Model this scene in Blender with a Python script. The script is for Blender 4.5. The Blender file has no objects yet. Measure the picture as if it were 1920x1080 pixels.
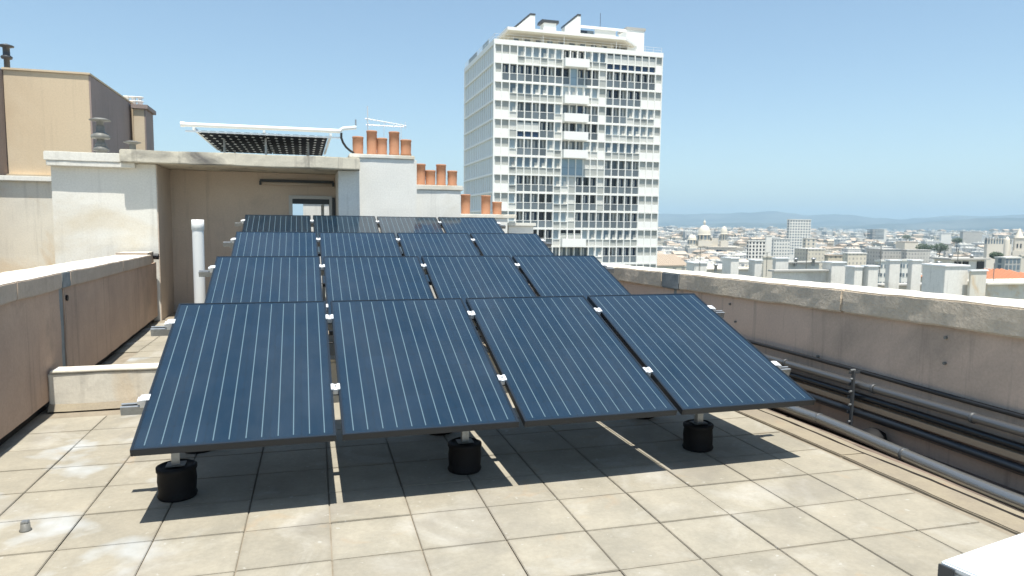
import bpy, bmesh, math, random
from mathutils import Vector, Matrix
R = math.radians
random.seed(7)
scene = bpy.context.scene
COL = scene.collection

# ------------------------------------------------------------------ camera
CF, CYAW, CPITCH, CROLL = 1311.36, 0.290508, 0.0914887, 0.0112181
CP = Vector((0.83664, -3.75917, 1.55931))
fw = Vector((math.sin(CYAW)*math.cos(CPITCH), math.cos(CYAW)*math.cos(CPITCH), -math.sin(CPITCH)))
r0 = Vector((math.cos(CYAW), -math.sin(CYAW), 0)); u0 = r0.cross(fw)
cr = r0*math.cos(CROLL)+u0*math.sin(CROLL); cu = -r0*math.sin(CROLL)+u0*math.cos(CROLL)
cam = bpy.data.objects.new('camera', bpy.data.cameras.new('camera')); COL.objects.link(cam)
cam.data.sensor_width = 36; cam.data.lens = CF/1920*36
cam.data.clip_start = 0.05; cam.data.clip_end = 60000
m = Matrix.Identity(4)
for i in range(3):
    m[i][0] = cr[i]; m[i][1] = cu[i]; m[i][2] = -fw[i]; m[i][3] = CP[i]
cam.matrix_world = m
scene.camera = cam
cam.data.dof.use_dof = True; cam.data.dof.focus_distance = 5.0; cam.data.dof.aperture_fstop = 4.5

# ------------------------------------------------------------------ light
SUNV = Vector((-0.011, -0.282, 1.0)).normalized()        # towards the sun
w = bpy.data.worlds.new('World'); scene.world = w; w.use_nodes = True
nt = w.node_tree; nt.nodes.clear()
sky = nt.nodes.new('ShaderNodeTexSky'); sky.sky_type = 'NISHITA'; sky.sun_disc = False
sky.sun_elevation = math.asin(SUNV.z); sky.sun_rotation = math.atan2(SUNV.x, SUNV.y)
sky.air_density = 1.0; sky.dust_density = 0.8; sky.ozone_density = 1.2; sky.altitude = 60
bg = nt.nodes.new('ShaderNodeBackground'); bg.inputs['Strength'].default_value = 0.11
wo = nt.nodes.new('ShaderNodeOutputWorld')
gm = nt.nodes.new('ShaderNodeGamma'); gm.inputs['Gamma'].default_value = 0.84
tn_ = nt.nodes.new('ShaderNodeMix'); tn_.data_type = 'RGBA'; tn_.blend_type = 'MULTIPLY'; tn_.inputs[0].default_value = 1.0
tn_.inputs[7].default_value = (0.88, 0.975, 0.99, 1)
nt.links.new(sky.outputs[0], gm.inputs[0]); nt.links.new(gm.outputs[0], tn_.inputs[6]); nt.links.new(tn_.outputs[2], bg.inputs[0]); nt.links.new(bg.outputs[0], wo.inputs[0])
sl = bpy.data.lights.new('sun', 'SUN'); sl.energy = 4.0; sl.angle = R(0.5); sl.color = (1.0, 0.955, 0.87)
so = bpy.data.objects.new('sun', sl); COL.objects.link(so)
so.rotation_euler = SUNV.to_track_quat('Z', 'Y').to_euler()
so.location = (0, 0, 50)
scene.view_settings.view_transform = 'Standard'; scene.view_settings.look = 'None'
scene.view_settings.exposure = 1.0; scene.view_settings.gamma = 1.0
scene.view_settings.use_curve_mapping = False
scene.render.engine = 'CYCLES'
scene.cycles.volume_bounces = 1
scene.cycles.max_bounces = 8

# ------------------------------------------------------------------ pixel -> place helpers (photo is 1920 x 1080)
def ray(px, py): return fw + cr*((px-960)/CF) - cu*((py-540)/CF)
def pt(px, py, D): return CP + ray(px, py)*D
def onx(px, py, x):
    d = ray(px, py); return CP + d*((x-CP.x)/d.x)
def ony(px, py, y):
    d = ray(px, py); return CP + d*((y-CP.y)/d.y)
def onz(px, py, z):
    d = ray(px, py); return CP + d*((z-CP.z)/d.z)

# ------------------------------------------------------------------ materials
MAT = {}
def _new(name):
    m = bpy.data.materials.new(name); m.use_nodes = True
    n = m.node_tree.nodes; l = m.node_tree.links
    return m, n, l, n['Principled BSDF']
def plain(name, c, rough=0.6, metal=0.0, spec=0.5, var=0.0, coat=0.0):
    m, n, l, b = _new(name)
    b.inputs['Base Color'].default_value = (*c, 1); b.inputs['Roughness'].default_value = rough
    b.inputs['Metallic'].default_value = metal; b.inputs['Specular IOR Level'].default_value = spec
    b.inputs['Coat Weight'].default_value = coat
    if var:
        oi = n.new('ShaderNodeObjectInfo'); hs = n.new('ShaderNodeHueSaturation')
        mr = n.new('ShaderNodeMapRange'); mr.inputs[3].default_value = 1-var; mr.inputs[4].default_value = 1+var
        l.new(oi.outputs['Random'], mr.inputs[0]); l.new(mr.outputs[0], hs.inputs['Value'])
        hs.inputs['Color'].default_value = (*c, 1); l.new(hs.outputs[0], b.inputs['Base Color'])
    MAT[name] = m; return m
def weathered(name, c1, c2, c3, scale=2.0, fine=40.0, rough=0.85, bump=0.3, streak=0.0, stain=0.45, var=0.0, spec=0.3, obj=False, bdist=0.004):
    """noise mix of two tones, patches of a third, optional vertical streaks, fine grain bump"""
    m, n, l, b = _new(name)
    if obj:
        tc = n.new('ShaderNodeTexCoord'); P = tc.outputs['Object']
    else:
        g = n.new('ShaderNodeNewGeometry'); P = g.outputs['Position']
    def noise(sc, det, vec=None, dist=0.0, rgh=0.6):
        t = n.new('ShaderNodeTexNoise'); t.inputs['Scale'].default_value = sc; t.inputs['Detail'].default_value = det
        t.inputs['Roughness'].default_value = rgh; t.inputs['Distortion'].default_value = dist
        l.new(vec or P, t.inputs['Vector']); return t.outputs['Fac']
    def ramp(s, a, bb):
        r = n.new('ShaderNodeMapRange'); r.inputs[1].default_value = a; r.inputs[2].default_value = bb
        l.new(s, r.inputs[0]); return r.outputs[0]
    def mix(f, A, B, typ='MIX'):
        x = n.new('ShaderNodeMix'); x.data_type = 'RGBA'; x.blend_type = typ
        if isinstance(f, float): x.inputs[0].default_value = f
        else: l.new(f, x.inputs[0])
        for s, v in ((x.inputs[6], A), (x.inputs[7], B)):
            if isinstance(v, tuple): s.default_value = (*v, 1)
            else: l.new(v, s)
        return x.outputs[2]
    base = mix(ramp(noise(scale, 6), 0.35, 0.65), c1, c2)
    base = mix(ramp(noise(scale*0.55, 8, dist=0.6), 1-stain, 1-stain+0.18), base, c3)
    gr = noise(fine, 5, rgh=0.7)
    base = mix(0.55, base, mix(ramp(gr, 0.3, 0.7), (0.74, 0.73, 0.72), (1, 1, 1)), 'MULTIPLY')
    if streak:
        mp = n.new('ShaderNodeMapping'); mp.inputs['Scale'].default_value = (1, 1, 0.06); l.new(P, mp.inputs[0])
        s = noise(9.0, 5, mp.outputs[0])
        base = mix(ramp(s, 0.56, 0.78), base, mix(streak, base, (0.10, 0.09, 0.08)))
    if var:
        oi = n.new('ShaderNodeObjectInfo'); hs = n.new('ShaderNodeHueSaturation')
        mr = n.new('ShaderNodeMapRange'); mr.inputs[3].default_value = 1-var; mr.inputs[4].default_value = 1+var
        l.new(oi.outputs['Random'], mr.inputs[0]); l.new(mr.outputs[0], hs.inputs['Value'])
        l.new(base, hs.inputs['Color']); base = hs.outputs[0]
    l.new(base, b.inputs['Base Color']); b.inputs['Roughness'].default_value = rough
    b.inputs['Specular IOR Level'].default_value = spec
    if bump:
        bp = n.new('ShaderNodeBump'); bp.inputs['Strength'].default_value = bump; bp.inputs['Distance'].default_value = bdist
        a = n.new('ShaderNodeMath'); a.operation = 'ADD'; l.new(gr, a.inputs[0]); l.new(noise(scale*5, 4), a.inputs[1])
        l.new(a.outputs[0], bp.inputs['Height']); l.new(bp.outputs[0], b.inputs['Normal'])
    MAT[name] = m; return m
def tile_wear():
    m = MAT['tile_concrete']; n = m.node_tree.nodes; l = m.node_tree.links; b = n['Principled BSDF']
    src = b.inputs['Base Color'].links[0].from_socket
    def mth(op, *a):
        x = n.new('ShaderNodeMath'); x.operation = op
        for i, v in enumerate(a):
            if isinstance(v, (int, float)): x.inputs[i].default_value = v
            else: l.new(v, x.inputs[i])
        return x.outputs[0]
    def rng(s_, a0, a1, b0, b1):
        r = n.new('ShaderNodeMapRange'); l.new(s_, r.inputs[0])
        for i, v in enumerate((a0, a1, b0, b1)): r.inputs[i+1].default_value = v
        return r.outputs[0]
    def mix(f, A, col, typ='MIX'):
        x = n.new('ShaderNodeMix'); x.data_type = 'RGBA'; x.blend_type = typ; l.new(f, x.inputs[0]); l.new(A, x.inputs[6]); x.inputs[7].default_value = (*col, 1)
        return x.outputs[2]
    tc = n.new('ShaderNodeTexCoord'); so_ = n.new('ShaderNodeSeparateXYZ'); l.new(tc.outputs['Object'], so_.inputs[0])
    g = n.new('ShaderNodeNewGeometry'); sp = n.new('ShaderNodeSeparateXYZ'); l.new(g.outputs['Position'], sp.inputs[0])
    def noise(sc, det, dist=0.0):
        t = n.new('ShaderNodeTexNoise'); t.inputs['Scale'].default_value = sc; t.inputs['Detail'].default_value = det; t.inputs['Distortion'].default_value = dist
        l.new(g.outputs['Position'], t.inputs['Vector']); return t.outputs['Fac']
    e = mth('MAXIMUM', mth('ABSOLUTE', so_.outputs[0]), mth('ABSOLUTE', so_.outputs[1]))
    e = mth('ADD', e, mth('MULTIPLY', noise(14, 6), 0.05))
    c = mix(rng(e, 0.205, 0.238, 0.0, 0.26), src, (0.17, 0.145, 0.11))            # dirt creeping in from the joints
    dk = noise(1.7, 9, 0.8); c = mix(rng(dk, 0.56, 0.72, 0.0, 0.45), c, (0.20, 0.185, 0.16))   # grey lichen blotches
    sp_ = noise(22, 3); c = mix(rng(sp_, 0.68, 0.74, 0.0, 0.55), c, (0.45, 0.44, 0.40))      # pale lime spots
    wx_ = rng(sp.outputs[0], -0.1, 0.5, 1.0, 0.0)                                             # splashes of pale paint on the left slabs
    c = mix(mth('MULTIPLY', wx_, rng(noise(2.3, 3, 0.0), 0.54, 0.66, 0.0, 0.6)), c, (0.44, 0.47, 0.49))
    c = mix(rng(noise(2.6, 7, 1.2), 0.64, 0.75, 0.0, 0.35), c, (0.36, 0.26, 0.16))            # rusty water stains
    l.new(c, b.inputs['Base Color'])

weathered('tile_concrete', (0.345, 0.315, 0.25), (0.275, 0.255, 0.205), (0.40, 0.38, 0.33), scale=3.4, fine=38, stain=0.46, var=0.06, bump=0.35)
tile_wear()
weathered('screed', (0.30, 0.26, 0.20), (0.22, 0.19, 0.145), (0.36, 0.31, 0.245), scale=3, fine=60)
weathered('border_cement', (0.30, 0.26, 0.19), (0.25, 0.215, 0.165), (0.34, 0.21, 0.135), scale=3.5, fine=50, stain=0.36, bump=0.6)
weathered('gutter_floor', (0.23, 0.175, 0.145), (0.16, 0.125, 0.105), (0.30, 0.24, 0.19), scale=4, fine=70, bump=0.8)
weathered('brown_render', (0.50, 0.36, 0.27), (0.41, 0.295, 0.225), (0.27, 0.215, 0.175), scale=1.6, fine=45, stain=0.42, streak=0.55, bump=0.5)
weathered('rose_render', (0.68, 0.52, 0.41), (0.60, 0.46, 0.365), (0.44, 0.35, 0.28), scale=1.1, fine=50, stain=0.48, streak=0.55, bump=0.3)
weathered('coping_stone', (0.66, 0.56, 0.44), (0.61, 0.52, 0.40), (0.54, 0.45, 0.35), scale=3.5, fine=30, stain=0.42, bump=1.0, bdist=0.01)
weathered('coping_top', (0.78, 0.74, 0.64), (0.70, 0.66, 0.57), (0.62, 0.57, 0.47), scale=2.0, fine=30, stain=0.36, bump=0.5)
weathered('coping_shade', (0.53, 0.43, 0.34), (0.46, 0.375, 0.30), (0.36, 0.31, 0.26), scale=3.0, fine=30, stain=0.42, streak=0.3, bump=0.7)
weathered('white_render', (0.80, 0.78, 0.71), (0.75, 0.73, 0.66), (0.66, 0.58, 0.44), scale=1.3, fine=40, stain=0.46, streak=0.2, bump=0.35)
weathered('clean_render', (0.82, 0.81, 0.76), (0.78, 0.77, 0.72), (0.68, 0.65, 0.57), scale=1.2, fine=40, stain=0.42, streak=0.22, bump=0.25)
weathered('yellowed_render', (0.74, 0.70, 0.60), (0.66, 0.63, 0.55), (0.62, 0.47, 0.29), scale=1.2, fine=40, stain=0.49, streak=0.3, bump=0.35)
weathered('stained_slab', (0.70, 0.65, 0.53), (0.60, 0.56, 0.46), (0.16, 0.15, 0.14), scale=2.2, fine=35, stain=0.47, streak=0.7, bump=0.6)
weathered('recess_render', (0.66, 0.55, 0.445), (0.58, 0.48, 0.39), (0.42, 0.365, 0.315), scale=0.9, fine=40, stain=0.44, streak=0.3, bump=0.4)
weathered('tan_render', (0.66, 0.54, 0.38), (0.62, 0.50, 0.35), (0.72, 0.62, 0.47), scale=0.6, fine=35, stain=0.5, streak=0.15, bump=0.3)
weathered('grey_brown_render', (0.36, 0.28, 0.25), (0.30, 0.245, 0.22), (0.41, 0.32, 0.28), scale=0.7, fine=35, stain=0.42, streak=0.5, bump=0.3)  # darker copy of the tan, carries painted shade on side faces
weathered('terracotta', (0.50, 0.255, 0.15), (0.43, 0.21, 0.12), (0.34, 0.19, 0.13), scale=6, fine=50, stain=0.38, bump=0.3, obj=True)
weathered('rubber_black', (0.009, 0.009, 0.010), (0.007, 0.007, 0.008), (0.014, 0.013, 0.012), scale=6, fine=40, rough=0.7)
weathered('galvanised', (0.42, 0.44, 0.45), (0.34, 0.36, 0.37), (0.5, 0.52, 0.53), scale=14, fine=60, rough=0.42, bump=0.05)
MAT['galvanised'].node_tree.nodes['Principled BSDF'].inputs['Metallic'].default_value = 0.7
weathered('zinc_patch', (0.26, 0.28, 0.28), (0.2, 0.22, 0.225), (0.32, 0.33, 0.32), scale=6, fine=40, streak=0.3)
weathered('vent_metal', (0.20, 0.20, 0.185), (0.14, 0.14, 0.13), (0.30, 0.30, 0.27), scale=10, fine=40, rough=0.5)
plain('aluminium', (0.78, 0.79, 0.8), 0.35, 0.6)
plain('clamp_aluminium', (0.80, 0.82, 0.83), 0.38, 0.35)
plain('frame_black', (0.008, 0.014, 0.022), 0.38, 0.0, 0.5)
plain('backsheet', (0.03, 0.03, 0.032), 0.6)
plain('ribbon', (0.10, 0.155, 0.185), 0.4, 0.1)
plain('junction_black', (0.012, 0.012, 0.012), 0.5)
plain('pvc_white', (0.74, 0.74, 0.71), 0.4)
plain('white_paint', (0.78, 0.79, 0.78), 0.5)
plain('white_metal', (0.72, 0.76, 0.78), 0.45)
plain('foil_jacket', (0.30, 0.30, 0.29), 0.27, 0.75)
plain('glossy_pipe', (0.17, 0.17, 0.17), 0.3, 0.7)
plain('black_pipe', (0.012, 0.014, 0.017), 0.28, 0.0, 0.6)
plain('lit_wall_tan', (0.36, 0.26, 0.17), 0.8)
plain('dark_pipe', (0.045, 0.042, 0.038), 0.45)
plain('black_cable', (0.013, 0.013, 0.014), 0.5)
plain('dark_metal', (0.05, 0.055, 0.06), 0.5)
plain('dark_opening', (0.008, 0.009, 0.012), 0.3)
plain('lamp_cover', (0.50, 0.42, 0.34), 0.5)
plain('door_frame', (0.50, 0.50, 0.48), 0.5)
plain('tower_white', (0.85, 0.84, 0.79), 0.7)
plain('tower_cream', (0.74, 0.68, 0.54), 0.8)
plain('pane_dark', (0.016, 0.022, 0.032), 0.12, 0.0, 0.5, var=0.35)
plain('pane_navy', (0.02, 0.04, 0.08), 0.15, 0.0, 0.5, var=0.3)
plain('pane_lower', (0.13, 0.155, 0.17), 0.3, 0, 0.5, var=0.3)
plain('pane_mid', (0.13, 0.165, 0.19), 0.3, 0, 0.5, var=0.3)
plain('pane_blue', (0.15, 0.21, 0.26), 0.3, 0, 0.5, var=0.22)
plain('pane_pale_blue', (0.31, 0.38, 0.42), 0.4, 0, 0.5, var=0.12)
plain('pane_sky', (0.28, 0.38, 0.45), 0.3, 0, 0.5, var=0.1)
plain('panel_grey', (0.42, 0.43, 0.40), 0.6, var=0.08)
plain('panel_pale', (0.60, 0.60, 0.56), 0.6, var=0.08)
plain('side_panel', (0.72, 0.75, 0.74), 0.6, var=0.05)
plain('curtain', (0.55, 0.55, 0.52), 0.8, var=0.2)
plain('stone_pale', (0.60, 0.55, 0.46), 0.85)
plain('stone_band', (0.42, 0.38, 0.32), 0.85)
plain('dome_stone', (0.62, 0.57, 0.47), 0.8)
plain('leaf_dark', (0.06, 0.085, 0.05), 0.9)
plain('bark', (0.1, 0.07, 0.05), 0.9)
plain('orange_roof', (0.55, 0.25, 0.14), 0.85)
plain('pale_tile_roof', (0.50, 0.40, 0.31), 0.85)
plain('brown_roof', (0.38, 0.31, 0.24), 0.85)
plain('grey_roof', (0.42, 0.41, 0.38), 0.85)
plain('far_white', (0.70, 0.68, 0.62), 0.85)
weathered('bluish_render', (0.80, 0.78, 0.72), (0.76, 0.74, 0.68), (0.55, 0.53, 0.48), scale=0.5, fine=6, stain=0.44, streak=0.3, bump=0)

# solar glass: deep blue silicon under glass, faint cell grid in object space
def make_glass():
    m, n, l, b = _new('solar_glass')
    tc = n.new('ShaderNodeTexCoord'); sp = n.new('ShaderNodeSeparateXYZ'); l.new(tc.outputs['Object'], sp.inputs[0])
    def mth(op, a, bb=None, c=None):
        x = n.new('ShaderNodeMath'); x.operation = op
        for i, v in enumerate((a, bb, c)):
            if v is None: continue
            if isinstance(v, (int, float)): x.inputs[i].default_value = v
            else: l.new(v, x.inputs[i])
        return x.outputs[0]
    fx = mth('FRACT', mth('DIVIDE', mth('ADD', sp.outputs[0], 0.477), 0.159))
    fy = mth('FRACT', mth('DIVIDE', mth('SUBTRACT', sp.outputs[1], 0.026), 0.159))
    dx = mth('ABSOLUTE', mth('SUBTRACT', fx, 0.5)); dy = mth('ABSOLUTE', mth('SUBTRACT', fy, 0.5))
    corner = mth('GREATER_THAN', mth('ADD', dx, dy), 0.92)
    gap = mth('MAXIMUM', mth('GREATER_THAN', mth('MAXIMUM', dx, dy), 0.488), corner)
    nz = n.new('ShaderNodeTexNoise'); nz.inputs['Scale'].default_value = 5; nz.inputs['Detail'].default_value = 5
    l.new(tc.outputs['Object'], nz.inputs['Vector'])
    vo = n.new('ShaderNodeTexWhiteNoise'); vo.noise_dimensions = '3D'
    cmb = n.new('ShaderNodeCombineXYZ')
    l.new(mth('FLOOR', mth('DIVIDE', mth('ADD', sp.outputs[0], 0.477), 0.159)), cmb.inputs[0])
    l.new(mth('FLOOR', mth('DIVIDE', mth('SUBTRACT', sp.outputs[1], 0.026), 0.159)), cmb.inputs[1])
    oi = n.new('ShaderNodeObjectInfo'); l.new(oi.outputs['Random'], cmb.inputs[2])
    l.new(cmb.outputs[0], vo.inputs['Vector'])
    f = mth('ADD', mth('MULTIPLY', vo.outputs['Value'], 0.35), mth('MULTIPLY', nz.outputs['Fac'], 0.5))
    mx = n.new('ShaderNodeMix'); mx.data_type = 'RGBA'; l.new(f, mx.inputs[0])
    mx.inputs[6].default_value = (0.003, 0.0145, 0.028, 1); mx.inputs[7].default_value = (0.0055, 0.022, 0.045, 1)
    m2 = n.new('ShaderNodeMix'); m2.data_type = 'RGBA'; l.new(gap, m2.inputs[0])
    l.new(mx.outputs[2], m2.inputs[6]); m2.inputs[7].default_value = (0.004, 0.014, 0.026, 1)
    # a film of dust, more towards the lower edge where rain leaves it
    dn = n.new('ShaderNodeTexNoise'); dn.inputs['Scale'].default_value = 2.2; dn.inputs['Detail'].default_value = 9
    dn.inputs['Roughness'].default_value = 0.7
    dn.noise_dimensions = '4D'; l.new(mth('MULTIPLY', oi.outputs['Random'], 50.0), dn.inputs['W'])
    dmp = n.new('ShaderNodeMapping'); dmp.inputs['Scale'].default_value = (1.0, 0.45, 1.0); l.new(tc.outputs['Object'], dmp.inputs[0])
    l.new(dmp.outputs[0], dn.inputs['Vector'])
    dr = n.new('ShaderNodeMapRange'); dr.inputs[1].default_value = 0.35; dr.inputs[2].default_value = 0.8
    dr.inputs[3].default_value = 0.0; dr.inputs[4].default_value = 0.06; l.new(dn.outputs['Fac'], dr.inputs[0])
    m3 = n.new('ShaderNodeMix'); m3.data_type = 'RGBA'; l.new(dr.outputs[0], m3.inputs[0])
    l.new(m2.outputs[2], m3.inputs[6]); m3.inputs[7].default_value = (0.36, 0.36, 0.34, 1)
    l.new(m3.outputs[2], b.inputs['Base Color'])
    rg = n.new('ShaderNodeMapRange'); rg.inputs[1].default_value = 0.3; rg.inputs[2].default_value = 0.75; rg.inputs[3].default_value = 0.07; rg.inputs[4].default_value = 0.2
    l.new(dn.outputs['Fac'], rg.inputs[0]); l.new(rg.outputs[0], b.inputs['Roughness']); b.inputs['IOR'].default_value = 1.75
    b.inputs['Specular IOR Level'].default_value = 0.5
    MAT['solar_glass'] = m
make_glass()

def grid_mat(name, wall, win, su=3.0, sv=3.0, wu=(0.3, 0.68), wv=(0.3, 0.78), rnd=0.55, var=0.08):
    """walls of far buildings whose windows are a pixel or less: colour pattern in object space"""
    m, n, l, b = _new(name)
    tc = n.new('ShaderNodeTexCoord'); sp = n.new('ShaderNodeSeparateXYZ'); l.new(tc.outputs['Object'], sp.inputs[0])
    def mth(op, a, bb=None):
        x = n.new('ShaderNodeMath'); x.operation = op
        for i, v in enumerate((a, bb)):
            if v is None: continue
            if isinstance(v, (int, float)): x.inputs[i].default_value = v
            else: l.new(v, x.inputs[i])
        return x.outputs[0]
    u = mth('DIVIDE', mth('ADD', mth('ADD', sp.outputs[0], sp.outputs[1]), 300.0), su)
    v = mth('DIVIDE', mth('ADD', sp.outputs[2], 300.0), sv)
    fu, fv = mth('FRACT', u), mth('FRACT', v)
    k = mth('MULTIPLY', mth('MULTIPLY', mth('GREATER_THAN', fu, wu[0]), mth('LESS_THAN', fu, wu[1])),
            mth('MULTIPLY', mth('GREATER_THAN', fv, wv[0]), mth('LESS_THAN', fv, wv[1])))
    c = n.new('ShaderNodeCombineXYZ'); l.new(mth('FLOOR', u), c.inputs[0]); l.new(mth('FLOOR', v), c.inputs[1])
    oi = n.new('ShaderNodeObjectInfo'); l.new(oi.outputs['Random'], c.inputs[2])
    wn = n.new('ShaderNodeTexWhiteNoise'); l.new(c.outputs[0], wn.inputs['Vector'])
    k = mth('MULTIPLY', k, mth('ADD', mth('MULTIPLY', wn.outputs['Value'], rnd), 1-rnd))
    mx = n.new('ShaderNodeMix'); mx.data_type = 'RGBA'; l.new(k, mx.inputs[0])
    nz = n.new('ShaderNodeTexNoise'); nz.inputs['Scale'].default_value = 0.15; nz.inputs['Detail'].default_value = 4
    g = n.new('ShaderNodeNewGeometry'); l.new(g.outputs['Position'], nz.inputs['Vector'])
    m0 = n.new('ShaderNodeMix'); m0.data_type = 'RGBA'; l.new(nz.outputs['Fac'], m0.inputs[0])
    m0.inputs[6].default_value = (*wall, 1); m0.inputs[7].default_value = (*[x*0.78 for x in wall], 1)
    hs = n.new('ShaderNodeHueSaturation'); mr = n.new('ShaderNodeMapRange')
    mr.inputs[3].default_value = 1-var; mr.inputs[4].default_value = 1+var
    l.new(oi.outputs['Random'], mr.inputs[0]); l.new(mr.outputs[0], hs.inputs['Value']); l.new(m0.outputs[2], hs.inputs['Color'])
    l.new(hs.outputs[0], mx.inputs[6]); mx.inputs[7].default_value = (*win, 1)
    l.new(mx.outputs[2], b.inputs['Base Color']); b.inputs['Roughness'].default_value = 0.85
    MAT[name] = m
grid_mat('town_cream', (0.68, 0.62, 0.50), (0.26, 0.25, 0.24))
grid_mat('town_white', (0.74, 0.72, 0.66), (0.28, 0.29, 0.30), su=2.7)
grid_mat('town_ochre', (0.60, 0.51, 0.38), (0.24, 0.21, 0.19), su=3.3)
grid_mat('town_grey', (0.52, 0.50, 0.45), (0.20, 0.20, 0.20), su=2.9)
grid_mat('town_block', (0.72, 0.70, 0.65), (0.22, 0.24, 0.26), su=3.4, sv=2.9, wu=(0.15, 0.8), wv=(0.3, 0.85))

# canopy modules: pale dots between rounded black cells, seen from below
def dots_mat():
    m, n, l, b = _new('canopy_cells')
    tc = n.new('ShaderNodeTexCoord'); sp = n.new('ShaderNodeSeparateXYZ'); l.new(tc.outputs['Object'], sp.inputs[0])
    def mth(op, a, bb=None):
        x = n.new('ShaderNodeMath'); x.operation = op
        for i, v in enumerate((a, bb)):
            if v is None: continue
            if isinstance(v, (int, float)): x.inputs[i].default_value = v
            else: l.new(v, x.inputs[i])
        return x.outputs[0]
    d = [mth('ABSOLUTE', mth('SUBTRACT', mth('FRACT', mth('DIVIDE', mth('ADD', sp.outputs[i], 50.0), (0.13, 0.42)[i])), 0.5)) for i in (0, 1)]
    k = mth('GREATER_THAN', mth('ADD', d[0], d[1]), 0.77)
    mx = n.new('ShaderNodeMix'); mx.data_type = 'RGBA'; l.new(k, mx.inputs[0])
    mx.inputs[6].default_value = (0.006, 0.009, 0.018, 1); mx.inputs[7].default_value = (0.75, 0.78, 0.8, 1)
    l.new(mx.outputs[2], b.inputs['Base Color']); b.inputs['Roughness'].default_value = 0.7; b.inputs['Specular IOR Level'].default_value = 0.05
    MAT['canopy_cells'] = m
dots_mat()

def hill_mat():
    m, n, l, b = _new('hillside')
    g = n.new('ShaderNodeNewGeometry')
    a = n.new('ShaderNodeTexNoise'); a.inputs['Scale'].default_value = 0.0011; a.inputs['Detail'].default_value = 10
    l.new(g.outputs['Position'], a.inputs['Vector'])
    r = n.new('ShaderNodeValToRGB'); e = r.color_ramp.elements
    e[0].position = 0.4; e[0].color = (0.02, 0.035, 0.035, 1); e[1].position = 0.70; e[1].color = (0.11, 0.12, 0.11, 1)
    l.new(a.outputs['Fac'], r.inputs[0]); l.new(r.outputs[0], b.inputs['Base Color']); b.inputs['Roughness'].default_value = 0.95
    MAT['hillside'] = m
    m, n, l, b = _new('town_ground')
    g = n.new('ShaderNodeNewGeometry')
    a = n.new('ShaderNodeTexNoise'); a.inputs['Scale'].default_value = 0.004; a.inputs['Detail'].default_value = 12; a.inputs['Roughness'].default_value = 0.75
    l.new(g.outputs['Position'], a.inputs['Vector'])
    r = n.new('ShaderNodeValToRGB'); e = r.color_ramp.elements
    e[0].position = 0.42; e[0].color = (0.08, 0.095, 0.07, 1); e[1].position = 0.6; e[1].color = (0.34, 0.32, 0.27, 1)
    l.new(a.outputs['Fac'], r.inputs[0]); l.new(r.outputs[0], b.inputs['Base Color']); b.inputs['Roughness'].default_value = 0.95
    MAT['town_ground'] = m
hill_mat()

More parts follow.
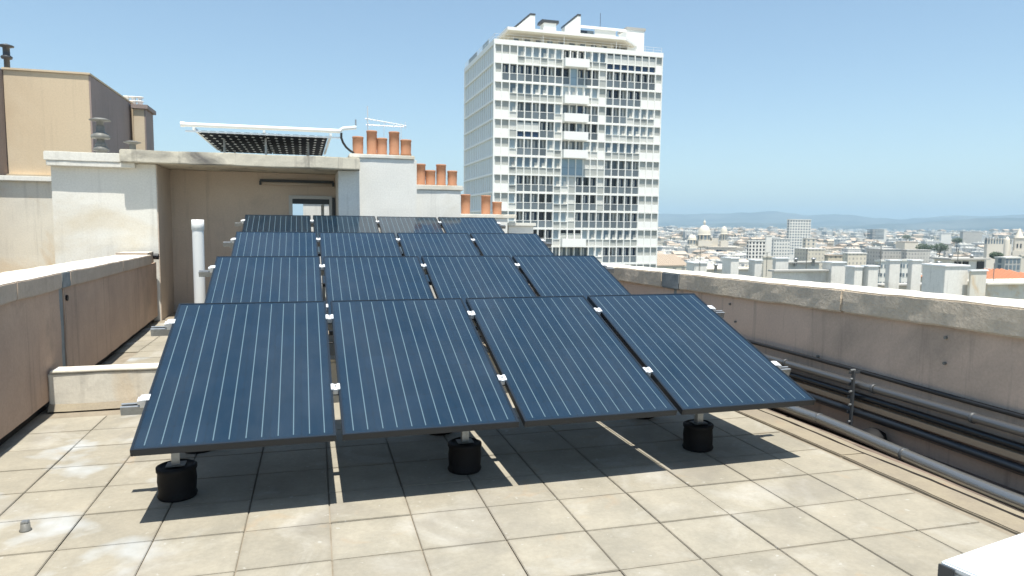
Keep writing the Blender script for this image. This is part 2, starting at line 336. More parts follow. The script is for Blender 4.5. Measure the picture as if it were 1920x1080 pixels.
# ------------------------------------------------------------------ mesh builder
class MB:
    def __init__(s): s.v = []; s.f = []; s.m = []; s.mats = []; s.sm = []
    def mi(s, mat):
        if mat not in s.mats: s.mats.append(mat)
        return s.mats.index(mat)
    def add(s, vs, fs, mat, smooth=False):
        o = len(s.v); s.v += [tuple(x) for x in vs]; k = s.mi(mat)
        for f in fs: s.f.append([i+o for i in f]); s.m.append(k); s.sm.append(smooth)
        return s
    def box(s, x0, x1, y0, y1, z0, z1, mat, M=None):
        vs = [Vector(p) for p in ((x0, y0, z0), (x1, y0, z0), (x1, y1, z0), (x0, y1, z0), (x0, y0, z1), (x1, y0, z1), (x1, y1, z1), (x0, y1, z1))]
        if M: vs = [M @ p for p in vs]
        return s.add(vs, [(0, 3, 2, 1), (4, 5, 6, 7), (0, 1, 5, 4), (1, 2, 6, 5), (2, 3, 7, 6), (3, 0, 4, 7)], mat)
    def prism(s, poly, z0, z1, mat):
        n = len(poly); vs = [(x, y, z0) for x, y in poly]+[(x, y, z1) for x, y in poly]
        fs = [tuple(range(n-1, -1, -1)), tuple(range(n, 2*n))]+[(i, (i+1) % n, n+(i+1) % n, n+i) for i in range(n)]
        return s.add(vs, fs, mat)
    def lathe(s, prof, mat, seg=24, c=(0, 0, 0)):
        vs = []; n = len(prof)
        for j in range(seg):
            a = 2*math.pi*j/seg
            for r, z in prof: vs.append((c[0]+r*math.cos(a), c[1]+r*math.sin(a), c[2]+z))
        fs = []
        for j in range(seg):
            k = (j+1) % seg
            for i in range(n-1): fs.append((j*n+i, k*n+i, k*n+i+1, j*n+i+1))
        return s.add(vs, fs, mat, True)
    def tube(s, pts, r, mat, seg=12, cap=True):
        pts = [Vector(p) for p in pts]; vs = []; fs = []; n = len(pts)
        up = None
        for i, p in enumerate(pts):
            d = (pts[min(i+1, n-1)]-pts[max(i-1, 0)]).normalized()
            if up is None: up = Vector((0, 0, 1)) if abs(d.z) < 0.9 else Vector((1, 0, 0))
            a = d.cross(up).normalized(); bb = a.cross(d).normalized(); up = bb
            rr = r[i] if isinstance(r, (list, tuple)) else r
            for j in range(seg):
                t = 2*math.pi*j/seg; vs.append(p+a*(rr*math.cos(t))+bb*(rr*math.sin(t)))
        for i in range(n-1):
            for j in range(seg):
                k = (j+1) % seg; fs.append((i*seg+j, i*seg+k, (i+1)*seg+k, (i+1)*seg+j))
        s.add(vs, fs, mat, True)
        if cap:
            s.add(vs[:seg], [tuple(range(seg))], mat); s.add(vs[-seg:], [tuple(range(seg-1, -1, -1))], mat)
        return s
    def mesh(s, name, bevel=0.0, rough=0.0, cut=0):
        me = bpy.data.meshes.new(name); me.from_pydata(s.v, [], s.f)
        for mt in s.mats: me.materials.append(MAT[mt])
        for p, k, q in zip(me.polygons, s.m, s.sm): p.material_index = k; p.use_smooth = q
        bm = bmesh.new(); bm.from_mesh(me)
        if cut:
            bmesh.ops.subdivide_edges(bm, edges=[e for e in bm.edges if e.calc_length() > cut], cuts=0)
        bmesh.ops.recalc_face_normals(bm, faces=bm.faces)
        if bevel:
            es = [e for e in bm.edges if len(e.link_faces) == 2 and e.calc_face_angle(0) > 0.6]
            bmesh.ops.bevel(bm, geom=es, offset=bevel, segments=2, affect='EDGES', clamp_overlap=True)
        bm.to_mesh(me); bm.free(); me.update(); return me
    def build(s, name, parent=None, bevel=0.0, loc=None):
        o = bpy.data.objects.new(name, s.mesh(name, bevel)); COL.objects.link(o)
        if parent is not None: o.parent = parent
        if loc is not None: o.location = loc
        return o
def tag(o, label=None, cat=None, group=None, kind=None):
    for k, v in (('label', label), ('category', cat), ('group', group), ('kind', kind)):
        if v: o[k] = v
    return o
def thing(name, loc, label, cat, group=None, rz=0):
    o = bpy.data.objects.new(name, None); COL.objects.link(o); o.location = loc; o.rotation_euler = (0, 0, rz)
    o.empty_display_size = 0.2
    return tag(o, label, cat, group)
def inst(name, me, parent, loc=(0, 0, 0), rot=None, scale=None):
    o = bpy.data.objects.new(name, me); COL.objects.link(o); o.parent = parent; o.location = loc
    if rot: o.rotation_euler = rot
    if scale: o.scale = scale
    return o
def wobble(obj, amp, cell):
    """worn, uneven masonry: subdivide long edges and push vertices a little"""
    me = obj.data; bm = bmesh.new(); bm.from_mesh(me)
    for _ in range(7):
        es = [e for e in bm.edges if e.calc_length() > cell]
        if not es: break
        bmesh.ops.subdivide_edges(bm, edges=es, cuts=1, use_grid_fill=True)
    rr = random.Random(len(bm.verts))
    from mathutils import noise
    for v in bm.verts:
        n = noise.noise_vector(v.co*2.3)*amp+noise.noise_vector(v.co*9.0)*amp*0.5
        v.co += n
    bm.normal_update(); bm.to_mesh(me); bm.free()

# ================================================================== SETTING: our roof
def lx(y): return -1.08-0.032*y          # inner face of the left parapet
RX = 5.08                                # inner face of the right parapet
body = MB().prism([(lx(-7)-0.4, -7), (5.6, -7), (5.6, 12), (lx(12)-0.4, 12)], -60, -0.075, 'screed').build('roof_structure')
tag(body, kind='structure')
floor = MB().prism([(lx(-7)-0.2, -7), (4.40, -7), (4.40, 9.4), (lx(9.4)-0.2, 9.4)], -0.07, -0.012, 'screed').build('roof_floor')
tag(floor, kind='structure')
T = 0.419; tr = -0.0163; ct, st = math.cos(tr), math.sin(tr)
tile_mesh = []
for k in range(6):
    rr = random.Random(k)
    b = MB().box(-T/2+0.0028, T/2-0.0028, -T/2+0.0028, T/2-0.0028, -0.012, 0.0, 'tile_concrete')
    tile_mesh.append(b.mesh('tile', 0.003))
tn = 0
for j in range(-4, 21):
    for i in range(-4, 10):
        X, Y = 0.1132+(i+0.5)*T, -0.5312+(j+0.5)*T
        gx, gy = X*ct-Y*st, X*st+Y*ct
        if gx < lx(gy)-0.02: continue
        if gy > 2.40 and gy < 2.95: continue
        if gy > 2.6 and gx > 0.5: continue
        if gy > 7.9: continue
        o = inst('tile', random.choice(tile_mesh), floor, (gx, gy, random.uniform(-0.0025, 0.001)), (random.uniform(-.003, .003), random.uniform(-.003, .003), tr+random.uniform(-.004, .004)))
        tn += 1
# cut tiles along the left wall and by the border
b = MB(); y = -2.4
while y < 2.35:
    b.prism([(lx(y)-0.02, y+0.004), (-1.147+0.0, y+0.004), (-1.147, y+T-0.004), (lx(y+T)-0.02, y+T-0.004)], -0.012, -0.002, 'tile_concrete') if lx(y) < -1.16 else None
    y += T
if b.v: b.build('cut_tiles', floor)
k = MB(); y = -6.9
while y < 9.2:
    ln = random.uniform(1.2, 2.0); y1 = min(y+ln, 9.3)
    o = MB().box(4.343, 4.53, y+0.004, y1-0.004, -0.07, 0.008, 'border_cement').build('border_strip', floor, 0.006)
    wobble(o, 0.006, 0.09); y = y1
ch = MB().box(4.53, RX+0.02, -7, 9.3, -0.074, -0.06, 'gutter_floor').build('gutter_channel'); tag(ch, kind='structure')
edge = MB().box(4.60, 4.66, -7, 9.2, -0.06, -0.012, 'border_cement').build('gutter_lip', ch); wobble(edge, 0.009, 0.09)

# low cross wall under the array
cw = thing('cross_wall', (0, 2.65, 0), 'low cream cement upstand crossing the roof behind the front row of panels', 'low wall')
o = MB().box(lx(2.65)+0.0, 4.38, 0, 0.16, -0.01, 0.31, 'yellowed_render').build('wall', cw, 0.012); wobble(o, 0.008, 0.12)
o = MB().box(lx(2.65)+0.02, 4.37, -0.01, 0.18, 0.311, 0.33, 'coping_top').build('coping', cw, 0.006); wobble(o, 0.005, 0.1)
o = MB()
for i in range(14):  # cement fillet where the wall meets the floor
    pass
o.add([(lx(2.65), -0.045, 0.002), (4.36, -0.04, 0.002), (4.36, 0.004, 0.05), (lx(2.65), 0.004, 0.06), (lx(2.65), 0.004, 0.0), (4.36, 0.004, 0.0)], [(0, 1, 2, 3), (0, 3, 4), (1, 5, 2), (0, 4, 5, 1), (3, 2, 5, 4)], 'border_cement')
o = o.build('fillet', cw); wobble(o, 0.005, 0.12)

# left parapet
lp = thing('parapet_wall', (0, 0, 0), 'brown rendered parapet on the left with a pale worn coping', 'parapet')
y0, y1 = -7, 8.15
def skew(xo0, xo1, a, b_, z0a, z1a, z0b, z1b, mat, side=lx):
    """a long bar following the wall line, offsets from the inner face, heights at both ends"""
    vs = []
    for (y, z0, z1) in ((a, z0a, z1a), (b_, z0b, z1b)):
        vs += [(side(y)+xo0, y, z0), (side(y)+xo1, y, z0), (side(y)+xo1, y, z1), (side(y)+xo0, y, z1)]
    return MB().add(vs, [(0, 1, 2, 3), (4, 7, 6, 5), (0, 4, 5, 1), (1, 5, 6, 2), (2, 6, 7, 3), (3, 7, 4, 0)], mat)
def lz(y): return 1.11-0.0115*(y-2)
for a, b_ in ((-7, 3.08), (3.22, 8.13)):
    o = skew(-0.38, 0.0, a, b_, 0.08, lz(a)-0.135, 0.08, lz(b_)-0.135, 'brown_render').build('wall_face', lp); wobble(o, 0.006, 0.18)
o = skew(-0.38, -0.06, -7, 8.13, -0.02, 0.081, -0.02, 0.081, 'rubber_black').build('skirting_gap', lp)  # black base strip puts the shade of the undercut into its colour
o = skew(-0.36, -0.012, 3.07, 3.23, 0.0, lz(3.1)-0.136, 0.0, lz(3.1)-0.137, 'zinc_patch').build('joint_strip', lp)
o = MB().tube([(lx(3.27)+0.012, 3.285, 0.86), (lx(3.27)-0.03, 3.285, 0.86)], 0.026, 'dark_opening').build('drain_hole', lp)
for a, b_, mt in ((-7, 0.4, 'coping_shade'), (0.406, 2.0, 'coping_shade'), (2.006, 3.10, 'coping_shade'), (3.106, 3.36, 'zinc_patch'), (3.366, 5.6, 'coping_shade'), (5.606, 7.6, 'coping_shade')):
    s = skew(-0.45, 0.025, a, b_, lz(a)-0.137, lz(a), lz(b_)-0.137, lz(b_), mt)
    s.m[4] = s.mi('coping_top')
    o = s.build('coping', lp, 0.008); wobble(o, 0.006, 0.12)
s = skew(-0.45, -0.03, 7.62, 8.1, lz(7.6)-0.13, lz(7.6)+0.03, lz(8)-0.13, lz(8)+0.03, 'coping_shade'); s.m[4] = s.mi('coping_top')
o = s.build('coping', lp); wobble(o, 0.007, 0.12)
MB().tube([(lx(8.0)+0.05, 8.05, 1.0), (lx(8)-0.02, 8.05, 1.0)], 0.045, 'dark_opening').build('drain_spout', lp)

# right parapet
rp = thing('parapet_wall', (0, 0, 0), 'long rose rendered parapet on the right with a bright white coping', 'parapet')
rside = lambda y: RX
def rz_(y): return 1.085-0.0205*(y+0.5)
a, b_ = -7, 12
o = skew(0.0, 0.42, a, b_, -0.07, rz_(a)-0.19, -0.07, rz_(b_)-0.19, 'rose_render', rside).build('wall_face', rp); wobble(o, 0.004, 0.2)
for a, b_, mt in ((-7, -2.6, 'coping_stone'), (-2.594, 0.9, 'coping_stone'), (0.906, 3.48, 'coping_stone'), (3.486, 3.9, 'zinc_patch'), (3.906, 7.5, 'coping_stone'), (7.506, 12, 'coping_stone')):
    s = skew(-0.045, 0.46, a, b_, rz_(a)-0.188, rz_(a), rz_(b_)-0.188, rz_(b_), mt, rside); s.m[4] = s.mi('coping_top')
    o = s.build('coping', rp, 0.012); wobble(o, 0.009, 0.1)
for (px, py) in ((1775, 633), (1773, 681), (1370, 570), (1380, 603), (1535, 668)):
    p = onx(px, py, RX); MB().tube([(RX+0.01, p.y, p.z), (RX-0.018, p.y, p.z)], 0.011, 'vent_metal', 10).build('wall_plug', rp)
MB().box(RX-0.004, RX+0.01, 3.60, 3.66, 0.3, rz_(3.6)-0.19, 'zinc_patch').build('joint_strip', rp)

# ================================================================== pipes along the right wall
def pipe(name, pts, r, mat, label, cat, extra=None, group=None):
    o = MB().tube(pts, r, mat, 16).build(name); tag(o, label, cat, group); return o
def runy(x, z, a, b_, amp=0.006, n=24, seed=0):
    rr = random.Random(seed); ph = rr.uniform(0, 6)
    return [(x+amp*math.sin(ph+i*0.9), a+(b_-a)*i/n, z+amp*math.sin(ph*2+i*0.7)) for i in range(n+1)]
PG = 'pipes run along the right parapet'
pipe('cable_conduit', runy(5.045, 0.425, -6.8, 9, 0.008, 34, 1), 0.017, 'black_cable', 'thin black conduit, highest of the lines fixed along the right parapet', 'conduit', group=PG)
t = thing('wall_pipe', (0, 0, 0), 'black pipe with a white sunlit top, second line down on the right parapet', 'pipe', PG)
MB().tube(runy(5.0, 0.335, -6.8, 9, 0.004, 34, 2), 0.031, 'glossy_pipe', 20).build('pipe', t)
for y in (-1.6, -0.35, 0.48, 1.5): MB().lathe([(0.036, -0.012), (0.036, 0.012), (0.031, 0.012)], 'dark_metal', 16).build('pipe_collar', t, loc=(5.0, y, 0.335)).rotation_euler = (R(90), 0, 0)
t = thing('wall_pipe', (0, 0, 0), 'dark brown pipe over a tan sunlit wall band, third line down on the right parapet', 'pipe', PG)
MB().tube(runy(5.02, 0.235, -6.8, 9, 0.004, 34, 3), 0.026, 'black_pipe', 14).build('pipe', t)
MB().box(5.0, 5.075, -6.8, 9, 0.155, 0.195, 'lit_wall_tan').build('lit_wall_band', t)  # tan box stands in for the sunlit band of wall between the pipes
pipe('wall_pipe', runy(4.99, 0.11, -6.8, 9, 0.006, 34, 4), 0.034, 'black_pipe', 'plain black pipe, lowest of the lines fixed to the right parapet', 'pipe', group=PG)
t = thing('insulated_pipe', (0, 0, 0), 'thick silver jacketed pipe lying in the gutter beside the roof tiles', 'pipe', PG)
pts = [(4.72+0.03*math.sin(y*1.3)-(0.0 if y < 0.9 else 0.02), y, 0.035+0.01*math.sin(y*2.1)) for y in [i*0.25-6.8 for i in range(60)]]
MB().tube(pts, 0.042, 'foil_jacket', 20).build('pipe', t)
for y in (-1.2, -0.1, 0.75, 1.15): MB().lathe([(0.045, -0.01), (0.046, 0.01), (0.042, 0.01)], 'dark_metal', 16).build('pipe_tie', t, loc=(4.72+0.03*math.sin(y*1.3), y, 0.035+0.01*math.sin(y*2.1))).rotation_euler = (R(90), 0, 0)
pipe('black_hose', [(4.83+0.02*math.sin(y*1.7+1), y, -0.02) for y in [i*0.25-6.8 for i in range(60)]], 0.038, 'rubber_black', 'black hose lying in the gutter behind the silver pipe', 'hose', group=PG)
t = thing('pipe_bracket', (4.95, 0.64, -0.06), 'upright galvanised bracket holding the pipes on the right parapet', 'bracket')
MB().box(-0.010, 0.010, -0.012, 0.012, 0.0, 0.50, 'dark_metal').build('upright', t, 0.002)
for z in (0.17, 0.29, 0.395, 0.485): MB().box(-0.02, 0.13, 0.02, 0.03, z-0.01, z+0.01, 'dark_metal').build('arm', t)
for z in (0.1, 0.235, 0.34, 0.44, 0.51): MB().tube([(-0.03, 0, z), (0.012, 0, z)], 0.009, 'galvanised', 8).build('bolt', t)
o = MB().lathe([(0, 0.0), (0.10, 0.0), (0.12, 0.03), (0.10, 0.075), (0.05, 0.11), (0, 0.12)], 'rubber_black', 14).build('cable_bundle', loc=(4.93, 0.42, -0.06))
wobble(o, 0.02, 0.05); tag(o, 'dark lump of bundled cable at the foot of the pipe bracket', 'cable')

# ================================================================== solar array
TILT, PW, PL, GAP = 0.3439, 0.99, 1.642, 0.0338
ROWY = [0.0, 2.2063, 4.328, 6.517]; ROWZ = [0.4251, 0.6507, 0.8692, 1.1058]; ROWX = [0.0, 0.009, 0.0186, -0.0305]
H = PW/2
fr = MB()
fr.box(-H, -H+0.013, 0, PL, -0.040, 0.0, 'frame_black').box(H-0.013, H, 0, PL, -0.040, 0.0, 'frame_black')
fr.box(-H+0.013, H-0.013, 0, 0.013, -0.040, 0.0, 'frame_black').box(-H+0.013, H-0.013, PL-0.013, PL, -0.040, 0.0, 'frame_black')
FRAME = fr.mesh('frame', 0.0015)
GLASS = MB().box(-H+0.013, H-0.013, 0.013, PL-0.013, -0.010, -0.003, 'solar_glass').mesh('glass')
BACK = MB().box(-H+0.013, H-0.013, 0.013, PL-0.013, -0.016, -0.0105, 'backsheet').mesh('backsheet')
RIB = MB().box(-0.0027, 0.0027, 0.035, PL-0.035, -0.0029, -0.0024, 'ribbon').mesh('busbar')
JB = MB().box(-0.06, 0.06, PL-0.2, PL-0.1, -0.036, -0.0165, 'junction_black').mesh('junction_box', 0.004)
BUSX = []
for c in range(6):
    cx = -0.477+0.159*(c+0.5); BUSX += [cx-0.0385, cx+0.0385]
rown = ['front', 'second', 'third', 'rear']; coln = ['leftmost', 'second from left', 'third from left', 'rightmost']
panel0 = thing('solar_panel', (0, 0, 0), 'x', 'solar panel')
panel0.rotation_euler = (TILT, 0, 0)
inst('frame', FRAME, panel0); glass0 = inst('glass', GLASS, panel0); inst('backsheet', BACK, panel0); inst('junction_box', JB, panel0)
for bx_ in BUSX: inst('busbar', RIB, glass0, (bx_, 0, 0))
def copy_tree(o, parent=None):
    c = o.copy(); COL.objects.link(c); c.parent = parent
    for ch_ in list(o.children): copy_tree(ch_, c)
    return c
first = True
look = {(3, 0): 'blackest of all', (3, 1): 'mostly black', (3, 2): 'mirroring the wall', (3, 3): 'partly sky blue'}
for r_ in range(4):
    for c in range(4):
        p = panel0 if first else copy_tree(panel0)
        first = False
        p.location = (ROWX[r_]+c*(PW+GAP)+H, ROWY[r_], ROWZ[r_])
        p.rotation_euler = (TILT+random.uniform(-.002, .002), random.uniform(-.0015, .0015), 0)
        p['label'] = '%s dark blue solar panel of the %s row%s' % (coln[c], rown[r_], (', '+look[(r_, c)]) if (r_, c) in look else ', with fine pale lines')
        p['group'] = 'solar panels in four tilted rows'
# racks
ct_, st_ = math.cos(TILT), math.sin(TILT)
def clamp_mesh():
    b = MB()
    b.box(-0.0155, 0.0155, -0.028, 0.028, -0.03, -0.002, 'clamp_aluminium')
    b.box(-0.026, 0.026, -0.031, 0.031, 0.001, 0.006, 'clamp_aluminium')
    b.box(-0.026, -0.009, -0.031, 0.031, 0.0062, 0.0105, 'clamp_aluminium').box(0.009, 0.026, -0.031, 0.031, 0.0062, 0.0105, 'clamp_aluminium')
    b.lathe([(0, 0.016), (0.007, 0.016), (0.007, 0.006)], 'dark_metal', 8)
    return b.mesh('clamp', 0.0015)
CLAMP = clamp_mesh()
ec = MB().box(-0.035, -0.002, -0.03, 0.03, -0.045, 0.004, 'clamp_aluminium').box(-0.02, 0.014, -0.03, 0.03, 0.001, 0.006, 'clamp_aluminium')
ec.box(-0.048, -0.03, -0.022, 0.022, -0.03, -0.004, 'clamp_aluminium')
ECLAMP = ec.mesh('end_clamp', 0.002)
BAL = MB().lathe([(0, 0), (0.102, 0.0), (0.108, 0.015), (0.100, 0.035), (0.103, 0.10), (0.099, 0.15), (0.106, 0.16), (0.106, 0.178), (0.09, 0.186), (0.088, 0.176), (0, 0.178)], 'rubber_black', 28).mesh('ballast_foot')
_b = bpy.data.objects.new('tmp', BAL); wobble(_b, 0.007, 0.06); bpy.data.objects.remove(_b)
for r_ in range(4):
    Y0, Z0, X0 = ROWY[r_], ROWZ[r_], ROWX[r_]
    t = thing('mounting_rack', (X0, Y0, 0), 'grey metal rack with black ballast feet carrying the %s row of solar panels' % rown[r_], 'rack', 'racks under the solar panels')
    tilt = Matrix.Translation((0, 0, Z0)) @ Matrix.Rotation(TILT, 4, 'X')
    for s in (0.465, 1.37):
        b = MB(); a0, a1 = -0.135, 4.20
        # hat profile aluminium rail
        b.box(a0, a1, s-0.022, s+0.022, -0.092, -0.088, 'galvanised', tilt).box(a0, a1, s-0.022, s-0.018, -0.088, -0.0405, 'galvanised', tilt)
        b.box(a0, a1, s+0.018, s+0.022, -0.088, -0.0405, 'galvanised', tilt).box(a0, a1, s-0.018, s-0.008, -0.044, -0.0405, 'galvanised', tilt)
        b.box(a0, a1, s+0.008, s+0.018, -0.044, -0.0405, 'galvanised', tilt)
        b.build('rail', t)
        for c in range(1, 4):
            o = inst('clamp', CLAMP, t); o.matrix_local = tilt @ Matrix.Translation((c*(PW+GAP)-GAP/2, s, 0))
        o = inst('end_clamp', ECLAMP, t); o.matrix_local = tilt @ Matrix.Translation((0, s, 0))
        o = inst('end_clamp', ECLAMP, t); o.matrix_local = tilt @ Matrix.Translation((4*PW+3*GAP, s, 0)) @ Matrix.Rotation(math.pi, 4, 'Z')
        cy = s*ct_+0.09*st_; cz = Z0+s*st_-0.09*ct_
        for fx in (0.13, 1.80, 3.48):
            inst('ballast_foot', BAL, t, (fx, cy, 0.001), (0, 0, fx*3+r_))
            b = MB().box(fx-0.022, fx+0.022, cy-0.022, cy-0.018, 0.18, cz-0.07, 'galvanised').box(fx-0.022, fx-0.018, cy-0.018, cy+0.022, 0.18, cz-0.07, 'galvanised')
            b.box(fx-0.05, fx+0.05, cy-0.04, cy+0.04, 0.182, 0.188, 'vent_metal')
            b.box(fx-0.06, fx+0.06, cy-0.03, cy+0.03, cz-0.075, cz-0.068, 'galvanised').box(fx-0.06, fx-0.055, cy-0.03, cy+0.03, cz-0.068, cz, 'galvanised').box(fx+0.055, fx+0.06, cy-0.03, cy+0.03, cz-0.068, cz, 'galvanised')
            b.tube([(fx-0.0225, cy, cz-0.03), (fx-0.034, cy, cz-0.03)], 0.009, 'galvanised', 6)
            b.build('post', t)
    for fx in (0.13, 1.80, 3.48):
        ya, za = 0.465*ct_+0.03, Z0+0.465*st_-0.13; yb, zb_ = 1.37*ct_+0.0, Z0+1.37*st_-0.13
        b = MB(); ang = math.atan2(zb_-za, yb-ya); L_ = math.hypot(zb_-za, yb-ya)
        b.box(fx+0.026, fx+0.032, 0, L_, -0.02, 0.02, 'galvanised', Matrix.Translation((0, ya, za)) @ Matrix.Rotation(ang, 4, 'X')).build('strut', t)
    # module cables hanging under the row
    for c in range(4):
        pts = []
        x0 = c*(PW+GAP)+H*0.9-(0.35 if c == 3 else 0)
        if c == 3: continue
        for i in range(9):
            f = i/8; pts.append((x0+f*(PW+GAP)*0.9, 1.25+0.05*math.sin(f*7), Z0+1.25*st_-0.06-0.07*math.sin(f*math.pi)))
        MB().tube(pts, 0.004, 'black_cable', 6).build('module_cable', t)

# ================================================================== loose things on the roof
t = thing('vent_pipe', (0, 0, 0), 'white plastic vent pipe standing upright left of the panel rows', 'pipe')
vp = ony(370.5, 412, 4.7); vx, vz = vp.x, vp.z
MB().tube([(vx, 4.7, 0), (vx, 4.7, vz-0.05)], 0.060, 'pvc_white', 24).build('pipe', t)
MB().lathe([(0.061, -0.115), (0.0655, -0.11), (0.0655, 0.0), (0.058, 0.002), (0.056, -0.03), (0, -0.03)], 'pvc_white', 24, (vx, 4.7, vz)).build('collar', t)
MB().lathe([(0.061, 0.0), (0.10, 0.0), (0.10, 0.01), (0.065, 0.03)], 'zinc_patch', 20, (vx, 4.7, 0)).build('flashing', t)
p = onz(48, 995, 0)
t = thing('roof_stub', (p.x, p.y, 0), 'small grey metal stub on the tiles at the lower left', 'metal stub')
MB().lathe([(0, 0), (0.026, 0), (0.028, 0.006), (0.022, 0.01), (0.021, 0.04), (0, 0.042)], 'vent_metal', 16).build('stub', t)
MB().box(-0.016, 0.016, -0.016, 0.016, 0.042, 0.052, 'galvanised').build('nut', t, 0.002)
# white metal box at the lower right
q = onz(1774, 1052, 0.42)
q2 = onz(1920, 1001, 0.42); ang = math.atan2(q2.y-q.y, q2.x-q.x)
t = thing('metal_cabinet', (q.x, q.y, 0), 'white metal cabinet top with a dark corner catch, cut off at the lower right', 'cabinet', rz=ang)
MB().box(0.0, 1.1, -0.75, 0.0, 0.06, 0.395, 'white_metal').build('body', t, 0.006)
MB().box(-0.012, 1.112, -0.762, 0.012, 0.396, 0.42, 'white_metal').build('lid', t, 0.006)
MB().box(-0.022, -0.0125, -0.04, 0.014, 0.33, 0.41, 'dark_metal').build('corner_catch', t, 0.002)
MB().box(-0.019, -0.0125, -0.13, -0.09, 0.372, 0.402, 'dark_metal').build('latch', t, 0.002)
for x, y in ((0.05, -0.7), (1.05, -0.7), (0.05, -0.05), (1.05, -0.05)): MB().box(x-0.03, x+0.03, y-0.03, y+0.03, 0, 0.06, 'dark_metal').build('foot', t)

# ================================================================== stair head building at the back
sb = thing('stair_house', (0, 8.2, 0), 'white rooftop stair house with a shaded recess under a stained concrete slab', 'stair house')
FY = 8.2
def wb(name, x0, x1, y0, y1, z0, z1, mat, bev=0.006, par=None, wob=0.004, cell=0.2):
    o = MB().box(x0, x1, y0-FY if (par or sb) is sb else y0, y1-FY if (par or sb) is sb else y1, z0, z1, mat).build(name, par or sb, bev)
    if wob: wobble(o, wob, cell)
    return o
RL, RRx = lx(8.2)+0.03, 1.41
wb('wall', -2.72, RL, 8.2, 10.6, -0.05, 2.405, 'white_render')
wb('side_wall', RRx, 1.76, 8.26, 10.6, -0.05, 2.405, 'clean_render')
BY = 9.35
DX0, DX1, DZ = 0.665, 1.30, 1.96      # door opening
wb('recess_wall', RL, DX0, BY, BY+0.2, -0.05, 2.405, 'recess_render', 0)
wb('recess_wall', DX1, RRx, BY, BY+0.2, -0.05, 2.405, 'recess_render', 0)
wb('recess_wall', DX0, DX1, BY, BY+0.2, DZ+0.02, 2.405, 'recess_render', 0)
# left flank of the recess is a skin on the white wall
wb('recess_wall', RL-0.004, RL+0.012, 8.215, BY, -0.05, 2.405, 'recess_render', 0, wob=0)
def fw_(name, x0, x1, z0, z1, mat='door_frame', dy=0.0, th=0.06):
    return MB().box(x0, x1, BY-0.035-FY+dy, BY-0.035+th-FY+dy, z0, z1, mat).build(name, sb, 0.004)
f0 = fw_('door_frame', DX0-0.06, DX0, 0, DZ+0.06)
fw_('door_frame', DX1, DX1+0.05, 0, DZ+0.06); fw_('door_frame', DX0+0.001, DX1-0.001, DZ, DZ+0.06)
fw_('transom', DX0+0.001, DX1-0.001, 1.87, DZ-0.001, 'dark_opening', 0.01)
o = MB().box(DX1-0.13, DX1-0.09, 0.0, 0.62, 0.02, 1.868, 'grey_roof').build('door_leaf', sb, 0.003, loc=(0, BY+0.02-FY, 0))
MB().tube([(DX1-0.17, 0.5, 1.0), (DX1-0.17, 0.62, 1.0)], 0.01, 'galvanised', 8).build('handle', o)
MB().box(DX1+0.051, RRx-0.01, BY-0.05-FY, BY-0.01-FY, 0.0, DZ+0.03, 'dark_metal').build('shutter', sb, 0.004)
o = MB().box(-1.76, 1.745, 8.0-FY, 10.7-FY, 2.41, 2.60, 'stained_slab').build('roof_slab', sb, 0.012); wobble(o, 0.009, 0.13)
o = MB().box(-2.77, -1.765, 8.08-FY, 10.65-FY, 2.41, 2.545, 'white_render').build('roof_slab', sb, 0.01); wobble(o, 0.006, 0.15)
o = MB().box(-2.745, -1.58, 8.09-FY, 8.199-FY, 2.335, 2.409, 'white_render').build('cornice', sb, 0.008); wobble(o, 0.005, 0.15)
o = MB().box(-0.98, -0.62, 8.4-FY, 8.8-FY, 2.60, 2.63, 'white_render').build('slab_pad', sb)
for px in (300, 345, 872-0): pass
t = thing('strip_light', (0, BY-0.001, 2.24), 'long unlit strip light fixed over the door in the shaded recess', 'light')
MB().box(0.13, 1.38, -0.05, 0.0, -0.01, 0.05, 'dark_metal').build('batten', t, 0.004)
MB().lathe([(0, -0.62), (0.026, -0.62), (0.026, 0.62), (0, 0.62)], 'lamp_cover', 16).build('lamp_tube', t, loc=(0.755, -0.06, -0.025)).rotation_euler = (0, R(90), 0)
for x in (0.14, 1.37): MB().box(x-0.02, x+0.02, -0.09, -0.045, -0.055, 0.02, 'dark_metal').build('end_holder', t, 0.003)

# courtyard wall seen through the door
bwl = thing('back_wall', (0.9, 13.5, 0), 'bright white wall seen through the door of the stair house', 'wall')
MB().box(-0.05, 2.6, 0, 0.25, -0.05, 2.1, 'clean_render').build('wall', bwl); MB().box(-0.09, 2.64, -0.05, 0.3, 2.101, 2.18, 'coping_top').build('coping', bwl)

# chimney stacks stepping down to the right
def pots(parent, pxs, ybase, yy, r=0.091):
    for px, top, base in pxs:
        a = ony(px, top, yy); b = ony(px, base, yy)
        h = a.z-b.z+0.02; rr = r*random.uniform(.94, 1.04)
        P_ = Vector((a.x, yy, b.z-0.005))-parent.location
        MB().lathe([(0, 0), (rr*1.03, 0), (rr*1.05, 0.02), (rr*0.95, 0.05), (rr, h*0.5), (rr*1.0, h-0.035), (rr*1.06, h-0.03), (rr*1.06, h-0.006), (rr*1.0, h), (rr*0.82, h), (rr*0.8, h*0.35), (0, h*0.35)], 'terracotta', 20).build('chimney_pot', parent, loc=P_)
def stack(lbl, x0, x1, y0, y1, ztop, caplo, capx0, capx1, potl, yy, extra=0.0):
    t = thing('chimney_stack', ((x0+x1)/2, y0, 0), lbl, 'chimney stack', 'chimney stacks stepping down beside the stair house')
    c = (x0+x1)/2
    o = MB().box(x0-c, x1-c, 0, y1-y0, -0.05, caplo, 'clean_render').build('wall', t, 0.006); wobble(o, 0.004, 0.2)
    o = MB().box(capx0-c, capx1-c, -0.022, y1-y0+0.1, caplo+0.002, ztop, 'white_render').build('cap', t, 0.012); wobble(o, 0.006, 0.12)
    pots(t, potl, ztop, yy); return t
